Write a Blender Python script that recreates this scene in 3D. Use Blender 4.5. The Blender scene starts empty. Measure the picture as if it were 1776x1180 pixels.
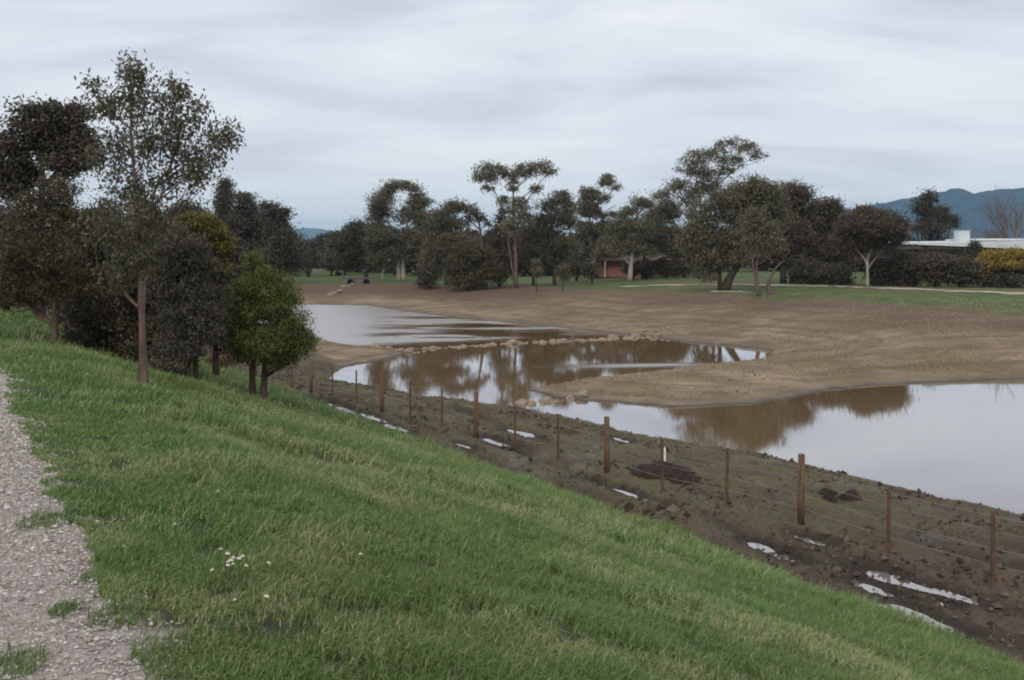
import bpy, math, random
import numpy as np
from mathutils import Vector
R = math.radians
rng = np.random.default_rng(7)
random.seed(7)
sc = bpy.context.scene
COL = sc.collection

# ------------------------------------------------------------------ camera
F, HOR, ZC = 1727.0, 440.0, 6.0          # focal length in photo pixels, horizon row, eye height over the water
cam_d = bpy.data.cameras.new('camera'); cam = bpy.data.objects.new('camera', cam_d); COL.objects.link(cam)
cam.location = (0, 0, ZC); cam.rotation_euler = (R(90), 0, 0)
cam_d.sensor_width = 36; cam_d.lens = 36 * F / 1776; cam_d.shift_y = -(590 - HOR) / 1776
cam_d.clip_start = .05; cam_d.clip_end = 30000
sc.camera = cam
sc.cycles.filter_width = 2.0

# ------------------------------------------------------------------ world, sun, exposure
SUN_EL, SUN_ROT = R(42), R(200)
w = bpy.data.worlds.new('World'); sc.world = w; w.use_nodes = True
nt = w.node_tree; nd = nt.nodes; lk = nt.links; nd.clear()
out = nd.new('ShaderNodeOutputWorld'); bg = nd.new('ShaderNodeBackground'); bg.inputs[1].default_value = .1
sky = nd.new('ShaderNodeTexSky'); sky.sky_type = 'NISHITA'; sky.sun_disc = False
sky.sun_elevation = SUN_EL; sky.sun_rotation = SUN_ROT
tc = nd.new('ShaderNodeTexCoord'); sep = nd.new('ShaderNodeSeparateXYZ'); lk.new(tc.outputs['Generated'], sep.inputs[0])
def wm(op, a, b=None, c=None):
    n = nd.new('ShaderNodeMath'); n.operation = op
    for i, v in enumerate((a, b, c)):
        if v is None: continue
        if isinstance(v, (int, float)): n.inputs[i].default_value = v
        else: lk.new(v, n.inputs[i])
    return n.outputs[0]
zz = wm('ADD', wm('MAXIMUM', sep.outputs[2], 0.0), .16)
cmb = nd.new('ShaderNodeCombineXYZ')
lk.new(wm('DIVIDE', sep.outputs[0], zz), cmb.inputs[0]); lk.new(wm('DIVIDE', sep.outputs[1], zz), cmb.inputs[1])
mp = nd.new('ShaderNodeMapping'); mp.inputs['Scale'].default_value = (.62, 1.25, 1); mp.inputs['Rotation'].default_value = (0, 0, R(12)); mp.inputs['Location'].default_value = (1.7, .4, 0)
lk.new(cmb.outputs[0], mp.inputs[0])
n1 = nd.new('ShaderNodeTexNoise'); n1.inputs['Scale'].default_value = 1.15; n1.inputs['Detail'].default_value = 7; n1.inputs['Roughness'].default_value = .52; n1.inputs['Distortion'].default_value = .5
lk.new(mp.outputs[0], n1.inputs['Vector'])
cr = nd.new('ShaderNodeValToRGB'); lk.new(n1.outputs[0], cr.inputs[0])
cr.color_ramp.elements[0].position = .36; cr.color_ramp.elements[0].color = (6.0, 6.2, 7.0, 1)
cr.color_ramp.elements[1].position = .63; cr.color_ramp.elements[1].color = (8.65, 8.8, 8.95, 1)
e = cr.color_ramp.elements.new(.47); e.color = (7.35, 7.68, 8.3, 1)
mx = nd.new('ShaderNodeMix'); mx.data_type = 'RGBA'; mx.inputs[0].default_value = .95
hz = nd.new('ShaderNodeMix'); hz.data_type = 'RGBA'; hz.inputs['B'].default_value = (8.9, 9.2, 9.3, 1)   # the overcast pales towards the horizon
lk.new(wm('MULTIPLY', wm('SUBTRACT', 1.0, wm('MINIMUM', wm('MULTIPLY', wm('MAXIMUM', sep.outputs[2], 0.0), 7.0), 1.0)), .85), hz.inputs[0]); lk.new(cr.outputs[0], hz.inputs['A'])
lk.new(sky.outputs[0], mx.inputs['A']); lk.new(hz.outputs['Result'], mx.inputs['B'])
lk.new(mx.outputs['Result'], bg.inputs[0]); lk.new(bg.outputs[0], out.inputs[0])
sun_d = bpy.data.lights.new('sun', 'SUN'); sun = bpy.data.objects.new('sun', sun_d); COL.objects.link(sun)
sun_d.energy = 1.3; sun_d.angle = R(25); sun_d.color = (1, .94, .84)
sun.rotation_euler = (R(90) - SUN_EL, 0, R(180) - SUN_ROT + R(180) * 0)
vs = sc.view_settings; vs.view_transform = 'Standard'; vs.look = 'None'; vs.gamma = 1; vs.exposure = .15; vs.use_curve_mapping = False
sc.cycles.max_bounces = 6; sc.cycles.volume_bounces = 0; sc.cycles.transparent_max_bounces = 8

# ------------------------------------------------------------------ helpers
def tag(o, label=None, cat=None, group=None, kind=None):
    if label: o['label'] = label
    if cat: o['category'] = cat
    if group: o['group'] = group
    if kind: o['kind'] = kind
    return o
def empty(name, loc, label, cat, group=None):
    o = bpy.data.objects.new(name, None); COL.objects.link(o); o.location = loc; o.empty_display_size = .3
    return tag(o, label, cat, group)
def mesh_np(name, V, Q, mats, parent=None, smooth=False, attrs=None, matidx=None, tris=None, loc=None):
    """V n*3, Q m*4 quads (+ optional tris): ONE mesh object"""
    me = bpy.data.meshes.new(name)
    V = np.asarray(V, np.float32); me.vertices.add(len(V)); me.vertices.foreach_set('co', V.ravel())
    Q = np.asarray(Q, np.int32).reshape(-1, 4)
    T = np.asarray(tris if tris is not None else [], np.int32).reshape(-1, 3)
    li = np.concatenate([Q.ravel(), T.ravel()]); nl = len(li)
    me.loops.add(nl); me.loops.foreach_set('vertex_index', li)
    npol = len(Q) + len(T); me.polygons.add(npol)
    ls = np.concatenate([np.arange(len(Q)) * 4, len(Q) * 4 + np.arange(len(T)) * 3]).astype(np.int32)
    me.polygons.foreach_set('loop_start', ls)
    me.polygons.foreach_set('use_smooth', np.full(npol, smooth))
    if matidx is not None: me.polygons.foreach_set('material_index', np.asarray(matidx, np.int32))
    for m in (mats if isinstance(mats, (list, tuple)) else [mats]): me.materials.append(m)
    me.update(calc_edges=True)
    for k, (dom, arr) in (attrs or {}).items():
        a = me.attributes.new(k, 'FLOAT', dom); a.data.foreach_set('value', np.asarray(arr, np.float32))
    o = bpy.data.objects.new(name, me); COL.objects.link(o)
    if parent: o.parent = parent
    if loc is not None: o.location = loc
    return o
class MB:
    def __init__(s): s.v = []; s.q = []; s.t = []
    def box(s, c, d, rz=0, shear=None):
        b = len(s.v); cx, cy, cz = c; dx, dy, dz = d[0] / 2, d[1] / 2, d[2] / 2
        ca, sa = math.cos(rz), math.sin(rz)
        for z in (-dz, dz):
            for x, y in ((-dx, -dy), (dx, -dy), (dx, dy), (-dx, dy)):
                s.v.append((cx + x * ca - y * sa, cy + x * sa + y * ca, cz + z))
        for f in ((3, 2, 1, 0), (4, 5, 6, 7), (0, 1, 5, 4), (1, 2, 6, 5), (2, 3, 7, 6), (3, 0, 4, 7)): s.q.append([b + i for i in f])
    def tube(s, pts, rad, n=7, wob=0):
        pts = [Vector(p) for p in pts]; b = len(s.v)
        for i, p in enumerate(pts):
            d = (pts[min(i + 1, len(pts) - 1)] - pts[max(i - 1, 0)]).normalized()
            a = d.cross(Vector((.3, 1, .05))).normalized(); c = d.cross(a)
            for k in range(n):
                t = 2 * math.pi * k / n; r = rad[i] * (1 + wob * (random.random() - .5))
                s.v.append(tuple(p + a * (math.cos(t) * r) + c * (math.sin(t) * r)))
        for i in range(len(pts) - 1):
            for k in range(n):
                s.q.append((b + i * n + k, b + i * n + (k + 1) % n, b + (i + 1) * n + (k + 1) % n, b + (i + 1) * n + k))
        for end in (0, len(pts) - 1):
            s.v.append(tuple(pts[end])); ci = len(s.v) - 1
            for k in range(n):
                f = (b + end * n + k, b + end * n + (k + 1) % n, ci)
                s.t.append(f if end else f[::-1])
    def build(s, name, mat, parent=None, smooth=False, loc=None):
        return mesh_np(name, s.v, s.q, mat, parent, smooth, tris=s.t, loc=loc)
def curve_pts(pts, n=4):
    """Catmull-Rom through points that carry a radius as 4th value"""
    P = [np.array(p, float) for p in pts]
    if len(P) < 3: return P
    P = [2 * P[0] - P[1]] + P + [2 * P[-1] - P[-2]]; o = []
    for i in range(1, len(P) - 2):
        for k in range(n):
            t = k / n; a, b, c, d = P[i - 1:i + 3]
            o.append(.5 * (2 * b + (c - a) * t + (2 * a - 5 * b + 4 * c - d) * t * t + (3 * b - a - 3 * c + d) * t ** 3))
    o.append(P[-2]); return o
def hash2(ix, iy, seed):
    h = (ix.astype(np.int64) * 374761393 + iy.astype(np.int64) * 668265263 + seed * 974634777) & 0x7fffffff
    h = ((h ^ (h >> 13)) * 1274126177) & 0x7fffffff
    return ((h ^ (h >> 16)) & 0xffff) / 65535.0
def vnoise(x, y, seed=0):
    ix, iy = np.floor(x), np.floor(y); fx, fy = x - ix, y - iy
    fx = fx * fx * (3 - 2 * fx); fy = fy * fy * (3 - 2 * fy)
    a, b = hash2(ix, iy, seed), hash2(ix + 1, iy, seed); c, d = hash2(ix, iy + 1, seed), hash2(ix + 1, iy + 1, seed)
    return (a + (b - a) * fx) * (1 - fy) + (c + (d - c) * fx) * fy
def fbm(x, y, seed=0, oct=4):
    s = 0; a = .5
    for i in range(oct): s = s + a * vnoise(x, y, seed + i); x = x * 2.03 + 5.1; y = y * 2.03 + 1.7; a *= .5
    return s / (1 - .5 ** oct)
def sstep(a, b, x): t = np.clip((x - a) / (b - a), 0, 1); return t * t * (3 - 2 * t)
def pt(px, py, Y): return ((px - 888) / F * Y, Y, ZC - (py - HOR) / F * Y)

# ------------------------------------------------------------------ materials
def material(name, build):
    m = bpy.data.materials.new(name); m.use_nodes = True; t = m.node_tree
    b = t.nodes['Principled BSDF']; b.inputs['Roughness'].default_value = .85; b.inputs['Specular IOR Level'].default_value = .25
    build(t, t.nodes, t.links, b); return m
def node_noise(t, scale, detail=4, vec=None, rough=.55, dist=0):
    n = t.nodes.new('ShaderNodeTexNoise'); n.inputs['Scale'].default_value = scale; n.inputs['Detail'].default_value = detail
    n.inputs['Roughness'].default_value = rough; n.inputs['Distortion'].default_value = dist
    if vec is not None: t.links.new(vec, n.inputs['Vector'])
    return n.outputs[0]
def node_coord(t, scale=None, rz=0):
    c = t.nodes.new('ShaderNodeTexCoord').outputs['Object']
    if scale is None: return c
    m = t.nodes.new('ShaderNodeMapping'); m.inputs['Scale'].default_value = scale; m.inputs['Rotation'].default_value = (0, 0, rz)
    t.links.new(c, m.inputs[0]); return m.outputs[0]
def ramp(t, fac, stops):
    n = t.nodes.new('ShaderNodeValToRGB'); t.links.new(fac, n.inputs[0]); el = n.color_ramp.elements
    for i, (p, c) in enumerate(stops):
        x = el[i] if i < 2 else el.new(p)
        x.position = p; x.color = (*c, 1) if len(c) == 3 else c
    return n.outputs[0]
def mixc(t, fac, a, b):
    n = t.nodes.new('ShaderNodeMix'); n.data_type = 'RGBA'
    for s, v in ((n.inputs[0], fac), (n.inputs['A'], a), (n.inputs['B'], b)):
        if isinstance(v, (int, float)): s.default_value = v
        elif isinstance(v, tuple): s.default_value = (*v, 1)
        else: t.links.new(v, s)
    return n.outputs['Result']
def mth(t, op, a, b=None):
    n = t.nodes.new('ShaderNodeMath'); n.operation = op
    for i, v in enumerate((a, b)):
        if v is None: continue
        if isinstance(v, (int, float)): n.inputs[i].default_value = v
        else: t.links.new(v, n.inputs[i])
    return n.outputs[0]
def attr(t, name):
    n = t.nodes.new('ShaderNodeAttribute'); n.attribute_name = name; return n.outputs['Fac']
def bump(t, b, h, strength=.5, dist=.05):
    n = t.nodes.new('ShaderNodeBump'); n.inputs['Strength'].default_value = strength; n.inputs['Distance'].default_value = dist
    t.links.new(h, n.inputs['Height']); t.links.new(n.outputs[0], b.inputs['Normal'])

def leaf_mat(name, dark, light, trans=.22):
    def f(t, N, L, b):
        tone = attr(t, 'tone')
        c = ramp(t, tone, [(0, dark), (1, light)])
        n = node_noise(t, .9, 3, node_coord(t))
        c = mixc(t, mth(t, 'MULTIPLY', n, .35), c, (light[0] * 1.15, light[1] * .85, light[2] * .6))
        L.new(c, b.inputs['Base Color']); b.inputs['Roughness'].default_value = .6; b.inputs['Specular IOR Level'].default_value = .3
        tr = N.new('ShaderNodeBsdfTranslucent'); L.new(c, tr.inputs[0])
        ms = N.new('ShaderNodeMixShader'); ms.inputs[0].default_value = trans
        L.new(b.outputs[0], ms.inputs[1]); L.new(tr.outputs[0], ms.inputs[2]); L.new(ms.outputs[0], N['Material Output'].inputs[0])
    return material(name, f)
def bark_mat(name, a, c2):
    def f(t, N, L, b):
        n = node_noise(t, 3, 5, node_coord(t, (3, 3, .8))); L.new(ramp(t, n, [(.35, a), (.65, c2)]), b.inputs['Base Color']); bump(t, b, n, .6, .03)
    return material(name, f)
LM = {
    'gum': leaf_mat('gum_leaf', (0.076, 0.072, 0.048), (0.175, 0.166, 0.110)),
    'gumlight': leaf_mat('gum_leaf_light', (0.095, 0.092, 0.063), (0.212, 0.202, 0.139)),
    'dark': leaf_mat('dark_leaf', (0.044, 0.039, 0.029), (0.098, 0.088, 0.059), .12),
    'brown': leaf_mat('brown_leaf', (0.058, 0.049, 0.035), (0.129, 0.106, 0.073)),
    'young': leaf_mat('young_gum_leaf', (0.055, 0.060, 0.039), (0.137, 0.135, 0.090)),
    'wattle': leaf_mat('wattle_leaf', (0.073, 0.073, 0.022), (0.189, 0.177, 0.049)),
    'acacia': leaf_mat('acacia_leaf', (0.049, 0.070, 0.018), (0.140, 0.175, 0.044)),
    'blue': leaf_mat('bluish_leaf', (0.049, 0.048, 0.036), (0.110, 0.102, 0.077)),
    'blossom': leaf_mat('yellow_blossom', (.17, .13, .03), (.36, .285, .07)),
    'olive': leaf_mat('olive_leaf', (0.043, 0.038, 0.021), (0.106, 0.092, 0.048), .15),
    'straw': leaf_mat('straw_leaf', (.10, .065, .035), (.22, .15, .085)),
    'haze': leaf_mat('far_leaf', (.05, .055, .045), (.10, .105, .085)),
}
BM = {
    'pale': bark_mat('pale_bark', (.27, .225, .19), (.48, .42, .37)),
    'brown': bark_mat('brown_bark', (.07, .045, .035), (.16, .11, .085)),
    'dark': bark_mat('dark_bark', (.035, .026, .022), (.09, .065, .05)),
    'twig': bark_mat('twig_bark', (.12, .085, .075), (.22, .165, .15)),
    'pink': bark_mat('pinkish_bark', (.085, .056, .046), (.18, .125, .105)),
}

# ------------------------------------------------------------------ terrain
NX, NY = .857, .514                      # s = distance across the embankment, to the right of the path
def ST(x, y): return NX * x + NY * y, -NY * x + NX * y
WPOLY = np.array([(11.1, 21), (7.9, 26.2), (3.9, 30.9), (.75, 35.3), (-2.3, 37.6), (-5.3, 40.8), (-8.0, 44.2), (-10, 47.6), (-9.3, 49.8), (-8.8, 52.4),
    (-7.6, 55), (-6.6, 58.2), (-6.2, 60.7), (-7.6, 62.2), (-9.2, 63.8), (-11.4, 66.6), (-14.2, 71.5), (-20, 82), (-30, 100), (-34, 113), (-24, 117), (-16.5, 115), (-11.3, 103.6), (-4.7, 92.5),
    (.6, 85), (5.1, 78.5), (8.7, 74), (10.6, 70.5), (12.2, 67), (15.2, 63.8), (15.9, 61), (14.8, 57.6), (12.8, 55.1), (9.5, 52.6), (6.1, 49.8), (3.05, 47.1), (.56, 44.1), (1.4, 42.2),
    (2.8, 40.6), (6.3, 38.7), (10, 39.9), (13.6, 43.2), (16, 45), (20.6, 46.7), (24.5, 47.7), (36, 49), (50, 45), (48, 20), (30, 3), (19, 8.4)])
def sd_poly(x, y, P):
    d = np.full(x.shape, 1e18); ins = np.zeros(x.shape, bool); n = len(P)
    for i in range(n):
        ax, ay = P[i]; bx, by = P[(i + 1) % n]; ex, ey = bx - ax, by - ay
        t = np.clip(((x - ax) * ex + (y - ay) * ey) / (ex * ex + ey * ey), 0, 1)
        d = np.minimum(d, (x - ax - t * ex) ** 2 + (y - ay - t * ey) ** 2)
        if ey != 0:
            ins ^= ((ay > y) != (by > y)) & (x < ex * (y - ay) / ey + ax)
    d = np.sqrt(d); return np.where(ins, -d, d)
BANK_S = np.array([-40, -12, -5, -2.4, -2.0, .7, 1.4, 2.6, 4, 6, 8, 9.6, 10.6, 12])
BANK_Z = np.array([2.2, 2.6, 3.9, 4.36, 4.36, 4.36, 4.27, 4.10, 3.67, 2.98, 2.26, 1.68, 1.32, 1.20])
BARS_REFL = [(-3.0, 78.5, 4.2, 1.0), (-4.5, 71.2, 4.6, .9), (-6.6, 66.6, 3.4, .5), (1.0, 76.5, 4.5, .8), (-1.5, 68.8, 4.0, .6)]  # mud bars; some stand in for dark tree reflections on calm water
PUDDLES = []                             # (x, y, level, half length, half width) filled below
def terrain(x, y, full=False):
    x = np.asarray(x, float); y = np.asarray(y, float)
    s, t = ST(x, y)
    d = sd_poly(x, y, WPOLY)
    dn = d + (fbm(x * .55, y * .55, 3) - .5) * .9 + (fbm(x * 2.2, y * 2.2, 9, 3) - .5) * .35
    dn = np.where(np.abs(d) > 6, d, dn)
    # far side: cut slope up to the plain
    hp = 1.75 + .75 * sstep(2, 34, x) + .25 * sstep(150, 240, y)
    tt = np.clip(dn / 21, 0, 1)
    hf = hp * (tt * (1.45 - .45 * tt)) + .05 * sstep(0, .5, dn)
    hf = hf + .5 * np.exp(-((x - 7) / 7) ** 2 - ((y - 98) / 4.5) ** 2)
    hf = hf + sstep(.5, 6, dn) * (1 - sstep(120, 200, y)) * (.20 * (fbm(x * .16, y * .25, 21) - .5) + .20 * (fbm(x * .7, y * 1.0, 5) - .5))
    # near side: embankment, mud strip with ruts, little lip at the water
    hb = np.interp(s, BANK_S, BANK_Z)
    strip = sstep(10.2, 11.4, s)
    hn = np.where(s < 11, hb, np.minimum(hb, .5 + .68 * np.clip((dn - .2) / 3.6, 0, 1)))
    hn = hn + strip * sstep(.4, 2, dn) * ((fbm(s * 2.2, t * .45, 31) - .5) * .28 + (fbm(s * 4.5, t * 2.0, 33) - .5) * .17)
    wob = (fbm(t * .25, t * 0, 35) - .5) * 1.2
    trk = strip * sum(np.exp(-((s - c - wob) / .16) ** 2) for c in (11.5, 12.5, 14.6, 15.7)) * sstep(.3, .55, fbm(t * .6, s * .4, 36))
    hn = hn - .07 * trk
    hn = hn + (1 - strip) * sstep(1.2, 2.5, s) * ((fbm(s * .6, t * .5, 41) - .5) * .22 + (fbm(x * 2.5, y * 2.5, 43) - .5) * .07)
    hn = hn * sstep(-.1, .45, dn) + (1 - sstep(-.1, .45, dn)) * 0
    sb = 20.6 - 3.0 * sstep(39, 46, y)
    wf = sstep(0, 1, (s - sb) / 2.2)
    h = hn * (1 - wf) + hf * wf
    dep = -np.clip(-dn * .3, 0, 1.0) - .02
    for (cx, cy, rx, ry) in BARS_REFL:
        e = np.sqrt(((x - cx) / rx) ** 2 + ((y - cy) / ry) ** 2) + (fbm(x * 1.2, y * 2.6, 51) - .5) * 1.3
        dep = np.maximum(dep, .05 * (1 - e) - .02 - (e > 1.4) * 5)
    land = sstep(-.15, .15, dn); wetm = np.zeros_like(x)
    h = np.where(dn < -.15, dep, np.where(dn > .15, h, dep * (1 - land) + h * land))
    for (cx, cy, lv, ra, rb) in PUDDLES:
        px, py = x - cx, y - cy
        a = (-NY * px + NX * py) / ra; b = (NX * px + NY * py) / rb
        e = np.sqrt(a * a + b * b) + (fbm(x * 1.9, y * 1.9, 61) - .5) * .8
        wetm = np.maximum(wetm, sstep(2.8, 1.2, e))
        h = h + (lv - .03 - h) * sstep(1.7, 1.25, np.sqrt(a * a + b * b))
    # the land opens out to a flat plain behind
    far = sstep(330, 700, np.hypot(x, y)); h = h * (1 - far) + far * 2.0
    if full: return h, s, t, dn, wf, wetm, trk
    return h
def gz(x, y): return float(terrain(np.array([x]), np.array([y]))[0])
def hit(px, py, lo=2.0, hi=420):
    Y = np.geomspace(lo, hi, 6000); X = (px - 888) / F * Y
    g = terrain(X, Y); ray = ZC - (py - HOR) / F * Y
    k = np.argmax(ray <= g); return float(X[k]), float(Y[k]), float(g[k])

PUD_PX = [(598, 708, 1.9, .22), (646, 722, .9, .2), (688, 741, .8, .18), (905, 750, .7, .22), (862, 765, .8, .2), (806, 771, .5, .12), (1075, 760, .45, .15), (1046, 840, .75, .09),
          (1105, 858, .8, .09), (1318, 946, .3, .2), (1352, 962, .5, .2), (1410, 935, .35, .14), (1560, 1004, .6, .26), (1516, 1018, .4, .18), (1648, 1026, .4, .18), (1582, 1064, .6, .24),
          (408, 657, .7, .26), (462, 668, 1.2, .2), (1640, 1046, .2, .09)]
_p = []
for (px, py, ra, rb) in PUD_PX:
    X, Y, Z = hit(px, py); _p.append((X, Y, Z - .03, ra, rb * .8))
PUDDLES.extend(_p)

def axis(parts):
    v = [parts[0][0]]
    for (a, b, st0, st1) in parts:
        x = a
        while x < b - 1e-6:
            f = (x - a) / (b - a); x += st0 * (st1 / st0) ** f; v.append(min(x, b))
    return np.unique(np.round(v, 4))
gx = axis([(-9000, -300, 900, 30), (-300, -60, 30, 1.5), (-60, -14, 1.5, .22), (-14, 18, .17, .17), (18, 60, .22, 1.5), (60, 300, 1.5, 30), (300, 9000, 30, 900)])
gy = axis([(-300, -6, 40, .5), (-6, 40, .19, .17), (40, 90, .2, .35), (90, 180, .35, 2), (180, 700, 2, 40), (700, 13000, 40, 1200)])
GX, GY = np.meshgrid(gx, gy); fx, fy = GX.ravel(), GY.ravel()
H, S, T, DN, WF, WETM, TRK = terrain(fx, fy, True)
nxx, nyy = len(gx), len(gy)
ii = (np.arange(nyy - 1)[:, None] * nxx + np.arange(nxx - 1)[None, :]).ravel()
GQ = np.stack([ii, ii + 1, ii + nxx + 1, ii + nxx], 1)
edge = .62 + .024 * np.clip(T, 0, 16) + (fbm(fx * 1.3, fy * 1.3, 71) - .5) * .2 + (fbm(fx * 5, fy * 5, 75, 2) - .5) * .22
a_lawn = sstep(edge - .05, edge + .1, S) * (1 - sstep(9.9, 10.6, S + (fbm(fx * .9, fy * .9, 72) - .5) * .9)) + (S < -2.2) * 1.0
a_path = (S > -2.3) * (S < edge + .08) * 1.0
a_far = WF
pl = DN + (fbm(fx * .11, fy * .11, 73) - .5) * 10
a_green = WF * sstep(19, 23, pl + 3 * sstep(12, 26, fx)) * (1 - .6 * sstep(.5, .7, fbm(fx * .07, fy * .12, 74)))
a_wet = sstep(.17, .02, H) * (DN > -3)
a_left = sstep(-2, -14, fx) * WF
def ground_build(t, N, L, b):
    co = node_coord(t)
    fine = node_noise(t, 9, 5, co, .65); mid = node_noise(t, 1.1, 5, co); big = node_noise(t, .16, 4, co)
    stretch = node_noise(t, 1.0, 6, node_coord(t, (1.6, .35, 1), R(-31)), .62, .6)
    mud = ramp(t, stretch, [(.34, (.018, .011, .009)), (.50, (.062, .041, .030)), (.68, (.110, .078, .057))])
    olive = ramp(t, fine, [(.3, (.055, .050, .020)), (.7, (.145, .130, .062))])
    ol = N.new('ShaderNodeMath'); ol.operation = 'MULTIPLY'; L.new(ramp(t, mid, [(.32, (0, 0, 0)), (.55, (1, 1, 1))]), ol.inputs[0]); L.new(attr(t, 'olive'), ol.inputs[1])
    strip = mixc(t, ol.outputs[0], mud, olive)
    strip = mixc(t, ramp(t, node_noise(t, 3.2, 6, node_coord(t, (1.3, .7, 1), R(-31)), .7), [(.42, (0, 0, 0)), (.62, (.8, .8, .8))]), strip, (.108, .078, .056))
    strip = mixc(t, attr(t, 'wetmud'), strip, (.022, .015, .012))
    strw = ramp(t, node_noise(t, .55, 6, node_coord(t, (.5, 1.3, 1), R(8)), .65), [(.30, (.145, .095, .060)), (.50, (.285, .208, .138)), (.70, (.43, .33, .225))])
    strw = mixc(t, mth(t, 'MULTIPLY', fine, .45), strw, (.11, .085, .052))
    strw = mixc(t, ramp(t, big, [(.42, (0, 0, 0)), (.62, (.75, .75, .75))]), strw, (.140, .106, .050))
    strw = mixc(t, mth(t, 'MULTIPLY', attr(t, 'band'), .55), strw, (.105, .072, .046))
    strw = mixc(t, attr(t, 'brown'), strw, mixc(t, fine, (.070, .042, .028), (.165, .106, .070)))
    col = mixc(t, attr(t, 'farside'), strip, strw)
    grn = ramp(t, mid, [(.3, (.042, .070, .018)), (.7, (.105, .150, .042))])
    col = mixc(t, attr(t, 'green'), col, grn)
    soil = ramp(t, fine, [(.3, (.020, .026, .010)), (.7, (.055, .062, .024))])
    col = mixc(t, attr(t, 'lawn'), col, soil)
    col = mixc(t, attr(t, 'path'), col, ramp(t, fine, [(.3, (.22, .18, .16)), (.7, (.38, .33, .30))]))
    silt = ramp(t, mid, [(.35, (.13, .115, .10)), (.65, (.22, .20, .18))])
    col = mixc(t, mth(t, 'MULTIPLY', attr(t, 'silt'), .8), col, silt)
    col = mixc(t, attr(t, 'tide'), col, (.045, .032, .022))
    L.new(col, b.inputs['Base Color'])
    wet = mth(t, 'MULTIPLY', ramp(t, stretch, [(.36, (1, 1, 1)), (.5, (0, 0, 0))]), mth(t, 'SUBTRACT', 1.0, attr(t, 'farside')))
    L.new(mth(t, 'SUBTRACT', .9, mth(t, 'MULTIPLY', wet, .35)), b.inputs['Roughness'])
    bump(t, b, mth(t, 'ADD', fine, mth(t, 'MULTIPLY', mid, 2)), .7, .06)
a_olive = sstep(-4, 5, T - 12 + (fbm(fx * .5, fy * .5, 77) - .5) * 8) * .85 + .18
a_brown = WF * np.clip(sstep(5, 15, DN + (fbm(fx * .2, fy * .2, 78) - .5) * 9) * .72 + .75 * sstep(60, 100, fy) * sstep(3, 10, DN) * sstep(6, -6, fx), 0, .95)
is_bar_refl = (DN < -.5) & (fy > 62) & (fy < 84)
a_wet = np.where(is_bar_refl, 0, a_wet); a_far = np.where(is_bar_refl, 0, a_far)
mesh_np('ground', np.stack([fx, fy, H], 1), GQ, material('ground', ground_build), smooth=True, attrs={
    'lawn': ('POINT', a_lawn), 'path': ('POINT', a_path), 'farside': ('POINT', a_far), 'green': ('POINT', a_green), 'silt': ('POINT', a_wet),
    'olive': ('POINT', a_olive), 'band': ('POINT', sstep(.46, .62, fbm(DN * 1.15 + fbm(fx * .2, fy * .2, 15) * 2, (fx + fy) * .05, 16)) * sstep(.25, .55, fbm(fx * .3, fy * .3, 17))), 'tide': ('POINT', .75 * sstep(.09, .01, H) * (DN > -1.5)), 'brown': ('POINT', a_brown), 'wetmud': ('POINT', np.clip(WETM * .85 + TRK * .7, 0, .9) * (1 - WF))})
tag(bpy.data.objects['ground'], 'sloping ground from grassy embankment to dug out pond basin and plain', 'ground', kind='structure')

# ------------------------------------------------------------------ water
def water_build(t, N, L, b):
    co = node_coord(t, (.35, 1.2, 1), R(10))
    patch = attr(t, 'ripple')
    rip = node_noise(t, 9, 3, node_coord(t, (.5, 1.6, 1)))
    b.inputs['Base Color'].default_value = (.205, .128, .062, 1); b.inputs['IOR'].default_value = 1.33; b.inputs['Specular IOR Level'].default_value = .5
    L.new(mth(t, 'ADD', .02, mth(t, 'MULTIPLY', patch, .33)), b.inputs['Roughness'])
    n = N.new('ShaderNodeBump'); n.inputs['Distance'].default_value = .02
    L.new(mth(t, 'ADD', .012, mth(t, 'MULTIPLY', patch, .05)), n.inputs['Strength']); L.new(rip, n.inputs['Height']); L.new(n.outputs[0], b.inputs['Normal'])
    gl = N.new('ShaderNodeBsdfGlossy'); L.new(mth(t, 'ADD', .025, mth(t, 'MULTIPLY', patch, .33)), gl.inputs['Roughness']); gl.inputs['Color'].default_value = (.84, .91, 1, 1); L.new(n.outputs[0], gl.inputs['Normal'])
    ms = N.new('ShaderNodeMixShader'); ms.inputs[0].default_value = .37
    L.new(b.outputs[0], ms.inputs[1]); L.new(gl.outputs[0], ms.inputs[2]); L.new(ms.outputs[0], N['Material Output'].inputs[0])
WATER = material('muddy_water', water_build)
wx = np.linspace(-50, 60, 221); wy = np.linspace(2, 124, 245); WX, WY = np.meshgrid(wx, wy)
ii = (np.arange(244)[:, None] * 221 + np.arange(220)[None, :]).ravel(); wfx, wfy = WX.ravel(), WY.ravel()
wy0 = 61.6 + (wfx + 8.6) * .47; up = sstep(1.5, 6, wfy - wy0 - .25 * np.clip(wfx + 4, 0, 9))                    # breeze ruffles the upper pool, more so on its left
rip = up * np.clip(sstep(-2, -9, wfx) + sstep(.40, .58, fbm(wfx * .13, wfy * .30, 97)) , 0, 1) * (1 - .75 * sstep(.56, .66, fbm(wfx * .10 + 9, wfy * .35, 98)) * sstep(-14, -7, wfx))
rip = np.maximum(rip, np.exp(-((wfx - 8 - (wfy - 54) * .5) / 5) ** 2 - ((wfy - 53.6 - (wfx - 8) * .12) / .9) ** 2) * .9)
o = mesh_np('pond_water', np.stack([wfx, wfy, wfx * 0], 1), np.stack([ii, ii + 1, ii + 222, ii + 221], 1), WATER, attrs={'ripple': ('POINT', rip)})
tag(o, 'still muddy pond water mirroring the pale sky and trees', 'water', kind='structure')
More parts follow.
